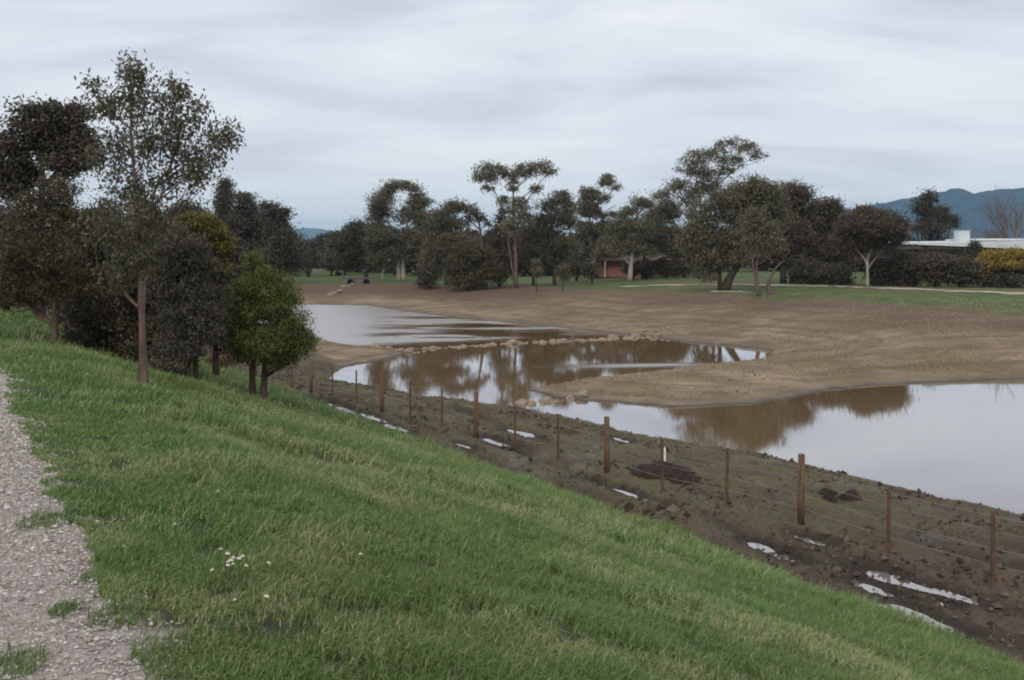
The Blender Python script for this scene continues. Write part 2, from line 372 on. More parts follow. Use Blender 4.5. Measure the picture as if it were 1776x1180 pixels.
def puddle_build(t, N, L, b):
    b.inputs['Base Color'].default_value = (.20, .165, .14, 1); b.inputs['Roughness'].default_value = .05
    gl = N.new('ShaderNodeBsdfGlossy'); gl.inputs['Roughness'].default_value = .04; gl.inputs['Color'].default_value = (.95, .95, 1, 1)
    ms = N.new('ShaderNodeMixShader'); ms.inputs[0].default_value = .27
    L.new(b.outputs[0], ms.inputs[1]); L.new(gl.outputs[0], ms.inputs[2]); L.new(ms.outputs[0], N['Material Output'].inputs[0])
PUD = material('puddle_water', puddle_build)
for (X, Y, lv, ra, rb) in PUDDLES:
    n = 90; V = [(0, 0, 0)]; q = random.uniform(0, 90)
    for k in range(n):
        a = 2 * math.pi * k / n; f = .95 + 1.1 * (float(fbm(np.array([q + math.cos(a) * ra * 1.6 + 9]), np.array([math.sin(a) * rb * 5 + 9]), 64)[0]) - .5) + random.uniform(-.03, .03)
        u = math.cos(a) * ra * f; v = math.sin(a) * rb * f; V.append((-NY * u + NX * v, NX * u + NY * v, 0))
    o = mesh_np('puddle', V, [], PUD, tris=[(0, 1 + k, 1 + (k + 1) % n) for k in range(n)], loc=(X, Y, lv - .018))
    tag(o, 'shallow rain puddle lying in the muddy strip below the embankment', 'puddle', 'puddles on the muddy strip', 'structure')

# ------------------------------------------------------------------ grass
def blades(name, X, Y, length, width, lean, mat, zoff=-.01, label='', tonef=None):
    n = len(X); Z = terrain(X, Y) + zoff
    th = rng.uniform(0, 2 * np.pi, n); ld = rng.normal(.35, 1.1, n)         # most lean down the bank to the right
    L = length * rng.uniform(.55, 1.25, n); W = width * rng.uniform(.7, 1.3, n); le = lean * rng.uniform(.3, 1.6, n)
    bx, by = np.cos(th) * W / 2, np.sin(th) * W / 2
    dx, dy = np.cos(ld) * le * L, np.sin(ld) * le * L
    z1 = L * .62 * np.sqrt(np.clip(1 - (le * .5) ** 2, .15, 1)); z2 = L * np.sqrt(np.clip(1 - le ** 2, .06, 1)) * .95
    V = np.empty((n, 6, 3))
    for k, (f, sx, zq) in enumerate(((0, 1, 0), (.30, .85, z1), (1, .12, z2))):
        V[:, 2 * k, 0] = X + dx * f - bx * sx; V[:, 2 * k, 1] = Y + dy * f - by * sx; V[:, 2 * k, 2] = Z + zq
        V[:, 2 * k + 1, 0] = X + dx * f + bx * sx; V[:, 2 * k + 1, 1] = Y + dy * f + by * sx; V[:, 2 * k + 1, 2] = Z + zq
    base = (np.arange(n) * 6)[:, None]
    Q = np.concatenate([base + np.array([0, 1, 3, 2]), base + np.array([2, 3, 5, 4])], 1).reshape(-1, 4)
    tone = rng.uniform(0, 1, n) if tonef is None else tonef(X, Y)
    o = mesh_np(name, V.reshape(-1, 3), Q, mat, attrs={'tone': ('FACE', np.repeat(tone, 2))})
    return tag(o, label, 'grass', kind='stuff')
def grass_build(t, N, L, b):
    tone = attr(t, 'tone'); co = node_coord(t)
    warm = ramp(t, node_noise(t, .33, 4, co), [(.36, (0, 0, 0)), (.58, (.36, .36, .36))])
    c = ramp(t, tone, [(0, (.058, .112, .024)), (.45, (.150, .262, .070)), (.72, (.245, .370, .140)), (.86, (.36, .34, .17)), (1, (.52, .46, .28))])
    c = mixc(t, warm, c, ramp(t, tone, [(0, (.075, .088, .022)), (.45, (.185, .200, .062)), (.75, (.30, .30, .12)), (1, (.52, .45, .27))]))
    L.new(c, b.inputs['Base Color']); b.inputs['Roughness'].default_value = .5; b.inputs['Specular IOR Level'].default_value = .35
    tr = N.new('ShaderNodeBsdfTranslucent'); L.new(c, tr.inputs[0]); ms = N.new('ShaderNodeMixShader'); ms.inputs[0].default_value = .3
    L.new(b.outputs[0], ms.inputs[1]); L.new(tr.outputs[0], ms.inputs[2]); L.new(ms.outputs[0], N['Material Output'].inputs[0])
GRASS = material('grass_blade', grass_build)
def lawn_points(n, y0, y1):
    """random points on the lawn between two distances, within the view and a margin at its sides"""
    Y = np.sqrt(rng.uniform(y0 ** 2, y1 ** 2, n)); X = rng.uniform(-.60, .60, n) * Y
    s, t = ST(X, Y)
    ed = .62 + .024 * np.clip(t, 0, 16) + (fbm(X * 1.3, Y * 1.3, 71) - .5) * .2 + (fbm(X * 5, Y * 5, 75, 2) - .5) * .22
    toe = 10.25 - (fbm(X * .9, Y * .9, 72) - .5) * .9
    tuft = fbm(X * 4, Y * 4, 83, 3)
    k = (s > ed + .02) & (s < toe) & (rng.uniform(0, 1, n) < .04 + 1.55 * sstep(.22, .72, tuft))
    return X[k], Y[k]
def lawn_tone(X, Y):
    s, t = ST(X, Y)
    p = fbm(X * .55, Y * .55, 85); q = fbm(X * 1.7, Y * 1.7, 86)
    dry = sstep(.50, .70, p * .6 + q * .4 + .10 * np.exp(-((s - 5.5) / 2.2) ** 2))
    tone = rng.normal(.36, .17, len(X)) + .20 * (q - .5) + .10 * sstep(7, 10, s)
    isdry = rng.uniform(0, 1, len(X)) < .06 + .42 * dry
    return np.clip(np.where(isdry, rng.uniform(.72, 1, len(X)), np.clip(tone, 0, .74)), 0, 1)
for (n, y0, y1, Lg, Wd) in ((260000, 2.2, 6, .095, .0045), (280000, 6, 11, .115, .007), (230000, 11, 20, .14, .012), (150000, 20, 48, .17, .022)):
    X, Y = lawn_points(n, y0, y1); s, t = ST(X, Y)
    gl = Lg * (.55 + .9 * fbm(X * .8, Y * .8, 87)) * (1 + .75 * sstep(5.5, 9.5, s)) * (.5 + .5 * sstep(.9, 2.2, s))
    blades('lawn_grass', X, Y, gl, Wd, .75, GRASS, label='long green grass with straw blades covering the embankment', tonef=lawn_tone)
Y = np.sqrt(rng.uniform(7 ** 2, 40 ** 2, 90000)); X = rng.uniform(-.6, .62, len(Y)) * Y; s, t = ST(X, Y)
k = (s > 9.9) & (rng.uniform(0, 1, len(Y)) < np.exp(-(s - 9.9) / .45) * (.15 + 1.4 * sstep(.4, .7, fbm(X * 1.5, Y * 1.5, 90)))) & (s < 13)
blades('straggling_grass', X[k], Y[k], .15, .010, .8, GRASS, label='grass straggling from the embankment foot into the mud', tonef=lawn_tone)
# thin weedy grass over the mud strip
Y = np.sqrt(rng.uniform(9 ** 2, 46 ** 2, 150000)); X = rng.uniform(-.6, .6, len(Y)) * Y; s, t = ST(X, Y); d = sd_poly(X, Y, WPOLY)
k = (s > 10.2) & (s < 20) & (d > .7) & (rng.uniform(0, 1, len(Y)) < .05 + .8 * sstep(.42, .62, fbm(X * .9, Y * .9, 88)) * (.25 + .75 * sstep(2, 10, t)))
for (cx, cy, lv, ra, rb) in PUDDLES:
    a = (-NY * (X - cx) + NX * (Y - cy)) / ra; b_ = (NX * (X - cx) + NY * (Y - cy)) / rb; k &= (a * a + b_ * b_) > 1.6
def weed_build(t, N, L, b):
    L.new(ramp(t, attr(t, 'tone'), [(0, (.060, .066, .022)), (.6, (.135, .135, .052)), (1, (.23, .19, .10))]), b.inputs['Base Color'])
blades('weed_grass', X[k], Y[k], .07, .014, .7, material('weed_blade', weed_build), label='thin olive weeds creeping over the muddy strip')
# short straw on the cut slopes and the point of land
Y = rng.uniform(36, 100, 160000); X = rng.uniform(-.3, .62, len(Y)) * Y; s, t = ST(X, Y); d = sd_poly(X, Y, WPOLY)
k = (s > 22) & (d > .9) & (d < 24) & (rng.uniform(0, 1, len(Y)) < (.12 + .88 * sstep(.4, .6, fbm(X * .5, Y * .5, 89))) * np.minimum(1, 60 / Y))
def straw_build(t, N, L, b):
    L.new(ramp(t, attr(t, 'tone'), [(0, (.14, .11, .07)), (.6, (.28, .22, .145)), (1, (.44, .36, .25))]), b.inputs['Base Color'])
blades('straw_stubble', X[k], Y[k], .11, .03, .8, material('straw_blade', straw_build), label='dry straw stubble over the cut slopes round the ponds')

# gravel of the path: loose stones over the bed
def pebbles(name, n, label):
    Y = np.sqrt(rng.uniform(2.4 ** 2, 15 ** 2, n)); X = rng.uniform(-.62, -.25, n) * Y
    s, t = ST(X, Y); ed = .62 + .024 * np.clip(t, 0, 16) + (fbm(X * 1.3, Y * 1.3, 71) - .5) * .2 + (fbm(X * 5, Y * 5, 75, 2) - .5) * .22
    k = (s > -1.9) & (s < ed + .1 * rng.exponential(1, n)); X, Y = X[k], Y[k]; n = len(X); Z = terrain(X, Y)
    r = rng.lognormal(math.log(.0052), .45, n) * (1 + Y * .04)
    base = np.array([(1, 0, 0), (0, 1, 0), (-1, 0, 0), (0, -1, 0), (0, 0, .7), (0, 0, -.7)])
    V = base[None] * (r[:, None, None] * rng.uniform(.6, 1.3, (n, 6, 1)))
    a = rng.uniform(0, 6.28, n); c, s_ = np.cos(a)[:, None], np.sin(a)[:, None]
    V = np.stack([V[..., 0] * c - V[..., 1] * s_ + X[:, None], V[..., 0] * s_ + V[..., 1] * c + Y[:, None], V[..., 2] + (Z + r * .25)[:, None]], -1)
    Tt = np.array([(0, 1, 4), (1, 2, 4), (2, 3, 4), (3, 0, 4), (1, 0, 5), (2, 1, 5), (3, 2, 5), (0, 3, 5)])
    tri = (np.arange(n) * 6)[:, None, None] + Tt
    def f(t, N, L, b):
        L.new(ramp(t, attr(t, 'tone'), [(0, (.17, .14, .12)), (.4, (.36, .315, .28)), (.75, (.44, .40, .365)), (1, (.58, .54, .50))]), b.inputs['Base Color'])
    o = mesh_np(name, V.reshape(-1, 3), [], material('gravel', f), tris=tri.reshape(-1, 3), attrs={'tone': ('FACE', np.repeat(rng.uniform(0, 1, n), 8))})
    return tag(o, label, 'gravel', kind='stuff')
pebbles('gravel', 150000, 'loose pinkish grey gravel covering the embankment path')

def crumbs(name, X, Y, med, stops, label):
    n = len(X); Z = terrain(X, Y); r = rng.lognormal(math.log(med), .5, n)
    base = np.array([(1, 0, 0), (0, 1, 0), (-1, 0, 0), (0, -1, 0), (0, 0, .8), (0, 0, -.7)])
    V = base[None] * (r[:, None, None] * rng.uniform(.5, 1.4, (n, 6, 1))); a = rng.uniform(0, 6.28, n); c, s_ = np.cos(a)[:, None], np.sin(a)[:, None]
    V = np.stack([V[..., 0] * c - V[..., 1] * s_ + X[:, None], V[..., 0] * s_ + V[..., 1] * c + Y[:, None], V[..., 2] + (Z + r * .2)[:, None]], -1)
    tri = (np.arange(n) * 6)[:, None, None] + np.array([(0, 1, 4), (1, 2, 4), (2, 3, 4), (3, 0, 4), (1, 0, 5), (2, 1, 5), (3, 2, 5), (0, 3, 5)])
    m = material(name, lambda t, N, L, b: L.new(ramp(t, attr(t, 'tone'), stops), b.inputs['Base Color']))
    tag(mesh_np(name, V.reshape(-1, 3), [], m, tris=tri.reshape(-1, 3), attrs={'tone': ('FACE', np.repeat(rng.uniform(0, 1, n), 8))}), label, 'soil', kind='stuff')
Y = np.sqrt(rng.uniform(8 ** 2, 46 ** 2, 120000)); X = rng.uniform(-.6, .6, len(Y)) * Y; s, t = ST(X, Y); d = sd_poly(X, Y, WPOLY)
k = (s > 10.1) & (s < 20.5) & (d > .15) & (rng.uniform(0, 1, len(Y)) < .08 + .9 * sstep(.45, .65, fbm(X * .8, Y * .8, 93)))
crumbs('mud_crumbs', X[k], Y[k], .022, [(0, (.028, .018, .014)), (.6, (.085, .060, .046)), (1, (.16, .12, .09))], 'crumbled mud lying over the strip between grass and pond')
Y = rng.uniform(36, 105, 90000); X = rng.uniform(-.32, .62, len(Y)) * Y; s, t = ST(X, Y); d = sd_poly(X, Y, WPOLY)
k = (s > 22) & (d > .2) & (d < 24) & (rng.uniform(0, 1, len(Y)) < .1 + .9 * sstep(.45, .62, fbm(X * .35, Y * .5, 94)))
crumbs('slope_crumbs', X[k], Y[k], .020, [(0, (.10, .075, .055)), (.6, (.20, .155, .11)), (1, (.36, .29, .215))], 'loose earth and stones over the cut slopes')

# ------------------------------------------------------------------ far path
def strip_mesh(name, pts, wid, mat, label):
    V = []; Q = []
    P = curve_pts([(*p, 0) for p in pts], 10)
    for i, p in enumerate(P):
        q = P[min(i + 1, len(P) - 1)] - P[max(i - 1, 0)]; n = np.array([-q[1], q[0]]) / np.hypot(q[0], q[1])
        for f in (-1, -.33, .33, 1):
            x, y = p[0] + n[0] * wid / 2 * f, p[1] + n[1] * wid / 2 * f; V.append((x, y, gz(x, y) + .05))
    for i in range(len(P) - 1):
        for k in range(3): Q.append((i * 4 + k, i * 4 + k + 1, i * 4 + k + 5, i * 4 + k + 4))
    return tag(mesh_np(name, V, Q, mat, smooth=True), label, 'path', kind='structure')
def fp(t, N, L, b): L.new(ramp(t, node_noise(t, 2, 5, node_coord(t)), [(.3, (.30, .255, .20)), (.7, (.45, .39, .32))]), b.inputs['Base Color'])
farpath_px = [(1345, 494), (1420, 496.5), (1500, 499), (1600, 502.5), (1700, 507), (1776, 510.5)]
fpp = [hit(*p)[:2] for p in farpath_px]
fpp = [(fpp[0][0] - 16, fpp[0][1] + 9), (fpp[0][0] - 6, fpp[0][1] + 4)] + fpp[1:] + [(fpp[-1][0] + 12, fpp[-1][1] - 9)]
strip_mesh('gravel_path', fpp, 2.6, material('far_path', fp), 'pale gravel path across the grass beyond the ponds')

# ------------------------------------------------------------------ trees
def leaf_quads(C, ln, wd, droop=0):
    n = len(C)
    a = rng.normal(size=(n, 3)); a[:, 2] -= droop; a /= np.linalg.norm(a, axis=1)[:, None]
    r = rng.normal(size=(n, 3)); b = np.cross(a, r); b /= np.linalg.norm(b, axis=1)[:, None] + 1e-9
    l = ln * rng.uniform(.6, 1.3, (n, 1)); w_ = wd * rng.uniform(.7, 1.3, (n, 1))
    V = np.stack([C - a * l / 2, C + b * w_ / 2 - a * l * .08, C + a * l / 2, C - b * w_ / 2 - a * l * .08], 1)
    return V.reshape(-1, 3), np.arange(n * 4).reshape(-1, 4)
def clumps(blobs, cl, ln, cover=3.2, per=34, flat=.62):
    """leaf centres: ellipsoid -> many small leafy clumps spread through it, fewer below -> leaves"""
    out = []; tones = []
    for (c, r) in blobs:
        c = np.array(c); r = np.array(r); K = max(6, int(5.6 * cover * r[0] * r[2] / cl ** 2 + 3))
        u = rng.normal(size=(K, 3)); u /= np.linalg.norm(u, axis=1)[:, None]
        keep = (u[:, 2] > -.45) | (rng.uniform(size=K) < .55); u = u[keep]; K = len(u)
        q = c + u * r * (.12 + .88 * rng.uniform(size=(K, 1)) ** .55) * rng.uniform(.74, 1.16, (K, 1))
        sz = cl * rng.uniform(.5, 1.35, (K, 1, 1)); m = per
        off = np.clip(rng.normal(size=(K, m, 3)), -1.7, 1.7) * np.array([.5, .5, .5 * flat]) * sz
        off *= np.where(rng.uniform(size=(K, m, 1)) < .16, 1.7 if ln > .2 else 1.15, 1.0); pts = q[:, None, :] + off
        out.append(pts.reshape(-1, 3))
        tn = np.clip(rng.normal(.5, .22, (K, 1)) + rng.normal(0, .14, (K, m)), 0, 1); tones.append(tn.ravel())
    return np.concatenate(out), np.concatenate(tones)
TREES = []
def tree(name, label, cat, base, stems, blobs, leaf='gum', bark='brown', Y=None, ln=.34, wd=.17, cl=.9, cover=3.2, per=34, flat=.62, droop=.3, limbs=True, group=None, extra=None, extra_name='blossom', depth=1.0, limb_r=.3):
    """pixel sketch of one tree -> a tree of its real size where its base meets the ground"""
    if Y is None: X, Y, Z = hit(*base)
    else: X = (base[0] - 888) / F * Y; Z = gz(X, Y)
    k = Y / F; root = empty(name, (X, Y, Z), label, cat, group)
    def loc(px, py, dy=0): return ((px - 888) * k - X, dy, ZC - (py - HOR) * k - Z)
    if Y > 60 and len(blobs) > 5:                        # foliage bridging neighbouring clumps
        B = list(blobs)
        for a in B[::2]:
            nb = sorted(B, key=lambda q: (q[0] - a[0]) ** 2 + (q[1] - a[1]) ** 2)[1:3]
            for q in nb[:2 if leaf != 'gumlight' else 0]: blobs = blobs + [((a[0] + q[0]) / 2, (a[1] + q[1]) / 2, .36 * (a[2] + q[2]), .36 * (a[3] + q[3]))]
    bl = []
    for j, (px, py, rx, ry) in enumerate(blobs):
        dy = random.uniform(-.55, .55) * max(rx, 18 if Y > 60 else rx) * k * depth
        bl.append((loc(px, py, dy), (rx * k, max(rx, ry) * k * .9 * depth, ry * k)))
    mb = MB(); tips = []
    for st in stems:
        P = [(*loc(p[0], p[1], random.uniform(-.2, .2) * i * 10 * k), max(p[2] * k * (.62 if Y > 60 else 1), .02)) for i, p in enumerate(st)]
        # foot goes just into the soil
        P[0] = (P[0][0], P[0][1], min(P[0][2], gz(X + P[0][0], Y + P[0][1]) - Z) - .05, P[0][3] * 1.25)
        C = curve_pts(P, 4); mb.tube([c[:3] for c in C], [max(c[3], .015) for c in C], 8, .12); tips.append(C)
    if limbs and tips:
        for (c, r) in bl:
            C = min(tips, key=lambda C: min(np.linalg.norm(p[:3] - np.array(c)) for p in C))
            cand = [p for p in C[2:] if p[2] < c[2] - .75 * np.linalg.norm(p[:2] - np.array(c)[:2]) - .1 * r[2]] or [C[int(len(C) * .4)]]
            p0 = min(cand, key=lambda p: np.linalg.norm(p[:3] - np.array(c)) + .2 * abs(p[2] - c[2]))
            L = np.linalg.norm(np.array(c) - p0[:3]); r0 = max(.015, min(p0[3] * .65, L * (.05 if Y > 60 else .035) + .01))
            m = p0[:3] * .5 + np.array(c) * .5 + np.array([0, 0, -.08 * L]) + rng.normal(size=3) * L * .05
            D = curve_pts([(*p0[:3], r0), (*m, r0 * .75), (*c, r0 * .4)], 3); mb.tube([d[:3] for d in D], [d[3] for d in D], 5)
            for q in range(5):
                e = np.array(c) + rng.normal(size=3) * np.array(r) * .5; st = D[rng.integers(2, len(D))][:3]
                mb.tube([st, (st + e) / 2 + rng.normal(size=3) * .06 * L, e], [r0 * .35, r0 * .25, r0 * .1], 4)
    if mb.v: mb.build('trunk', BM[bark], root, True)
    C, tn = clumps(bl, cl, ln, cover, per, flat)
    g = terrain(C[:, 0] + X, C[:, 1] + Y) - Z; kk = C[:, 2] > g + .02; C, tn = C[kk], tn[kk]
    V, Q = leaf_quads(C, ln, wd, droop); mesh_np('crown', V, Q, LM[leaf], root, attrs={'tone': ('FACE', tn)})
    if extra:
        lf, eb = extra
        C, tn = clumps([(loc(a, b_, -.3 * c_ * k), (c_ * k, c_ * k * .8, d_ * k)) for a, b_, c_, d_ in eb], cl * .7, ln, cover * 1.3, per, flat)
        V, Q = leaf_quads(C, ln, wd, droop); mesh_np(extra_name, V, Q, LM[lf], root, attrs={'tone': ('FACE', tn)})
    TREES.append((name, Y)); return root

NEAR = dict(limbs=True)
# --- trees on the embankment, left
tree('gum_tree', 'tall young gum with sparse leafy crown, tallest tree on the embankment', 'tree', (250, 672), [[(250, 672, 7.5), (248, 590, 6), (243, 480, 4.2), (238, 360, 3), (228, 250, 1.8), (226, 150, .9)], [(241, 420, 2.6), (262, 360, 2), (295, 290, 1.4), (315, 225, .8)]],
     [(228, 120, 18, 13), (160, 160, 18, 16), (345, 190, 22, 16), (388, 236, 20, 14), (365, 285, 26, 20), (345, 300, 20, 24), (228, 142, 32, 32), (185, 190, 32, 34), (240, 190, 45, 40), (292, 165, 34, 32), (320, 215, 42, 38), (375, 240, 26, 24), (255, 255, 62, 42), (190, 265, 36, 44), (330, 265, 42, 30), (300, 310, 48, 30), (215, 330, 52, 40), (250, 390, 56, 44), (195, 400, 42, 46), (245, 450, 46, 34), (205, 480, 30, 34)],
     'young', 'pink', ln=.08, wd=.034, cl=.22, cover=1.5, per=32, flat=1.1, droop=1.0)
tree('gum_tree', 'olive brown leafy tree on a slim trunk, nearest the left edge of the path', 'tree', (95, 595), [[(95, 595, 5.5), (96, 530, 4.5), (92, 440, 3.5), (88, 360, 2)]],
     [(92, 335, 40, 34), (60, 380, 48, 42), (120, 385, 40, 42), (40, 440, 55, 46), (110, 450, 50, 46), (70, 495, 60, 30), (135, 505, 34, 34), (15, 490, 40, 40), (40, 515, 40, 20)], 'olive', 'brown', ln=.072, wd=.030, cl=.24, cover=2.2, per=58, droop=.5)
tree('dark_tree', 'big dark round-headed tree rising behind the young gum', 'tree', (70, 560), [[(70, 560, 8), (72, 400, 7), (75, 260, 4)]],
     [(62, 215, 44, 40), (110, 205, 42, 36), (80, 240, 60, 36), (25, 270, 36, 40), (20, 320, 40, 40), (130, 250, 32, 38), (110, 290, 36, 24), (35, 300, 30, 30), (148, 270, 14, 30)], 'dark', 'dark', Y=36, ln=.15, wd=.075, cl=.42, cover=3.6, per=44, droop=.2)
tree('dark_tree', 'low dark tree filling the left edge behind the slim trunk', 'tree', (10, 540), [[(10, 540, 6), (12, 440, 4), (15, 380, 2)]],
     [(15, 395, 40, 40), (40, 450, 50, 46), (0, 470, 40, 50), (80, 490, 50, 40), (120, 520, 40, 34), (30, 500, 44, 30), (0, 505, 40, 30)], 'dark', 'dark', Y=31, ln=.13, wd=.06, cl=.36, cover=3.4, per=42)
tree('dark_tree', 'dark grey-green tree with two bare stems behind the young gum', 'tree', (325, 658), [[(325, 658, 5.5), (324, 600, 4.5), (318, 520, 3), (312, 440, 1.5)], [(340, 652, 4.5), (340, 600, 4), (345, 530, 2.5)]],
     [(305, 425, 42, 36), (340, 455, 40, 42), (295, 490, 46, 46), (345, 520, 42, 46), (300, 555, 46, 40), (345, 575, 40, 36), (305, 605, 38, 28), (368, 560, 26, 34), (345, 610, 34, 22)], 'blue', 'dark', ln=.072, wd=.030, cl=.23, cover=2.6, per=58)
tree('dark_tree', 'shadowy bushy tree between young gum and left slim tree', 'tree', (185, 640), [[(185, 640, 5), (186, 560, 4), (180, 470, 2)]],
     [(175, 380, 42, 40), (160, 430, 46, 44), (205, 440, 46, 44), (170, 490, 50, 44), (215, 510, 44, 44), (165, 545, 44, 36), (205, 575, 40, 30), (160, 585, 44, 26), (220, 605, 34, 22)], 'dark', 'dark', Y=23, ln=.10, wd=.045, cl=.28, cover=2.8, per=40)
tree('wattle_tree', 'yellow-green bushy wattle behind the round double-stemmed tree', 'tree', (375, 650), [[(375, 650, 5), (372, 560, 4), (358, 450, 2)]],
     [(345, 410, 38, 26), (372, 440, 38, 34), (325, 440, 36, 34), (380, 480, 40, 40), (345, 480, 40, 36), (390, 540, 36, 44), (395, 590, 28, 34), (365, 560, 36, 40)], 'dark', 'dark', Y=27, ln=.10, wd=.045, cl=.28, cover=2.9, per=40, extra=('wattle', [(345, 388, 36, 18), (322, 405, 22, 16), (372, 402, 28, 18), (392, 430, 18, 20), (350, 425, 32, 18), (385, 465, 18, 16)]), extra_name='yellow_green_top')  # crown in two colours: yellow-green on top, dark foliage below
tree('acacia_tree', 'small round green tree on two slim stems beside the fence', 'tree', (447, 692), [[(438, 690, 5.5), (438, 640, 5), (445, 580, 3.5), (440, 500, 1.5)], [(457, 694, 6), (459, 640, 5), (468, 580, 3.5), (470, 510, 1.5)]],
     [(440, 455, 11, 20), (438, 478, 20, 16), (462, 488, 34, 24), (422, 518, 34, 34), (490, 520, 34, 34), (460, 545, 60, 40), (415, 570, 32, 38), (505, 565, 30, 34), (465, 595, 60, 34), (510, 600, 32, 28), (420, 610, 30, 24), (480, 625, 34, 18), (530, 590, 14, 16)], 'acacia', 'dark', ln=.075, wd=.024, cl=.2, cover=3.3, per=42, droop=.2)
for (px, py, rx, ry, lf, lb, Yv) in ((205, 612, 34, 26, 'straw', 'dead rusty brown bracken clump at the foot of the dark trees', 24), (150, 590, 40, 22, 'straw', 'dry straw-coloured clump beside the left slim trunk', 26),
                                 (290, 640, 34, 12, 'dark', 'low dark green shrub between gum trunk and double stems', 18.5), (385, 625, 30, 10, 'straw', 'small dry brown scrub left of the round tree', 34)):
    tree('shrub', lb, 'shrub', (px, py + ry), [[(px, py + ry, 1.2), (px, py, .8)]], [(px - rx * .4, py, rx * .6, ry), (px + rx * .4, py + ry * .2, rx * .6, ry * .8)], lf, 'dark', Y=Yv, ln=.10, wd=.03, cl=.2, cover=3, per=36)

tree('dark_tree', 'dark low-branching tree directly behind the young gum trunk', 'tree', (262, 645), [[(262, 645, 5), (264, 560, 4), (262, 450, 2)]],
     [(262, 375, 38, 34), (235, 420, 42, 40), (285, 425, 42, 40), (255, 475, 54, 42), (215, 500, 36, 40), (285, 520, 46, 42), (240, 560, 50, 40), (285, 580, 44, 36), (225, 600, 36, 22), (285, 615, 36, 20), (250, 600, 34, 22), (200, 540, 34, 34)], 'brown', 'dark', Y=22, ln=.095, wd=.042, cl=.27, cover=2.9, per=42)
tree('dark_tree', 'black-green tree crown between left slim tree and young gum', 'tree', (140, 600), [[(140, 600, 5), (142, 520, 4), (140, 440, 2)]],
     [(150, 400, 36, 40), (125, 430, 36, 40), (160, 455, 40, 42), (130, 490, 44, 40), (170, 520, 44, 44), (135, 545, 34, 24), (150, 570, 36, 20)], 'dark', 'dark', Y=27, ln=.11, wd=.05, cl=.3, cover=3.0, per=42)
# --- trees beyond the upper pond, left
FARK = dict(ln=.36, wd=.18, cl=1.1, per=44)
tree('pine_tree', 'dark pointed conifer standing above the left tree clump', 'tree', (390, 488), [[(390, 488, 4), (390, 400, 3), (389, 315, 1)]], [(389, 316, 6, 12), (389, 335, 13, 14), (390, 355, 18, 16), (391, 385, 22, 22), (393, 425, 28, 28), (392, 455, 26, 22)], 'dark', 'dark', Y=150, **FARK)
tree('dark_tree', 'dark broad tree right of the pointed conifer', 'tree', (440, 488), [[(440, 488, 5), (440, 420, 4), (430, 370, 2)]], [(425, 348, 20, 14), (435, 375, 26, 22), (415, 395, 24, 24), (445, 410, 34, 28), (430, 445, 44, 28), (460, 450, 34, 26)], 'dark', 'dark', Y=146, **FARK)
tree('dark_tree', 'dark tree ending the left clump with a tapering crown', 'tree', (485, 486), [[(485, 486, 5), (483, 420, 4), (475, 370, 2)]], [(468, 362, 15, 14), (485, 375, 14, 18), (480, 400, 24, 26), (495, 425, 24, 26), (480, 450, 36, 24), (510, 455, 22, 20)], 'dark', 'dark', Y=140, **FARK)
tree('dark_tree', 'round-topped tree showing behind the yellow wattle', 'tree', (325, 480), [[(325, 480, 4), (325, 400, 3)]], [(325, 362, 26, 14), (310, 375, 20, 18), (345, 378, 22, 18), (325, 410, 40, 36)], 'dark', 'dark', Y=120, **FARK)
tree('dark_tree', 'small dark tree at the open gap, left of the distant blue hill', 'tree', (535, 478), [[(535, 478, 3), (535, 440, 2)]], [(532, 428, 16, 16), (540, 448, 16, 18), (522, 450, 16, 18)], 'dark', 'dark', Y=175, **FARK)
tree('dark_tree', 'small dark shrub-like tree in the middle of the open gap', 'tree', (575, 474), [[(575, 474, 2.4), (575, 450, 1.5)]], [(573, 448, 10, 12), (578, 458, 12, 12)], 'dark', 'dark', Y=185, **FARK)
tree('wattle_tree', 'little yellow bush at the right side of the open gap', 'tree', (598, 472), [[(598, 472, 2), (598, 460, 1)]], [(598, 456, 10, 9), (604, 462, 8, 6)], 'blossom', 'dark', Y=190, ln=.3, wd=.2, cl=.7)
tree('dark_tree', 'distant broad tree in the gap below the blue hill', 'tree', (565, 452), [[(565, 452, 2), (565, 430, 1)]], [(575, 410, 9, 7), (560, 418, 16, 9), (548, 425, 12, 8), (570, 430, 20, 9)], 'haze', 'dark', Y=330, ln=.8, wd=.45, cl=1.6)

# --- gum belt beyond the ponds
G = dict(ln=.32, wd=.13, cl=.9, per=38, cover=3.0)
tree('gum_tree', 'large gum with layered crown and pale forking trunk at the left of the belt', 'tree', (692, 489), [[(692, 489, 6), (690, 450, 5.5), (684, 415, 4.5), (672, 380, 3), (668, 350, 1.5)], [(700, 489, 6), (699, 450, 5), (704, 400, 3.5), (715, 350, 1.5)], [(664, 489, 4), (664, 440, 3), (655, 400, 1.5)]],
     [(677, 324, 14, 11), (705, 322, 15, 9), (722, 328, 8, 6), (664, 350, 26, 17), (655, 375, 22, 18), (725, 352, 26, 18), (710, 378, 30, 16), (738, 378, 22, 15), (690, 410, 36, 18), (655, 415, 26, 22), (730, 420, 34, 24), (690, 440, 40, 20), (660, 450, 26, 18)], 'gum', 'pale', **G)
tree('dark_tree', 'dense dark tree at the left end of the gum belt', 'tree', (635, 484), [[(635, 484, 5), (634, 440, 4), (625, 400, 2)]], [(618, 398, 24, 18), (640, 405, 22, 20), (605, 425, 24, 22), (632, 435, 34, 26), (598, 450, 18, 20), (650, 455, 26, 18)], 'dark', 'dark', **G)
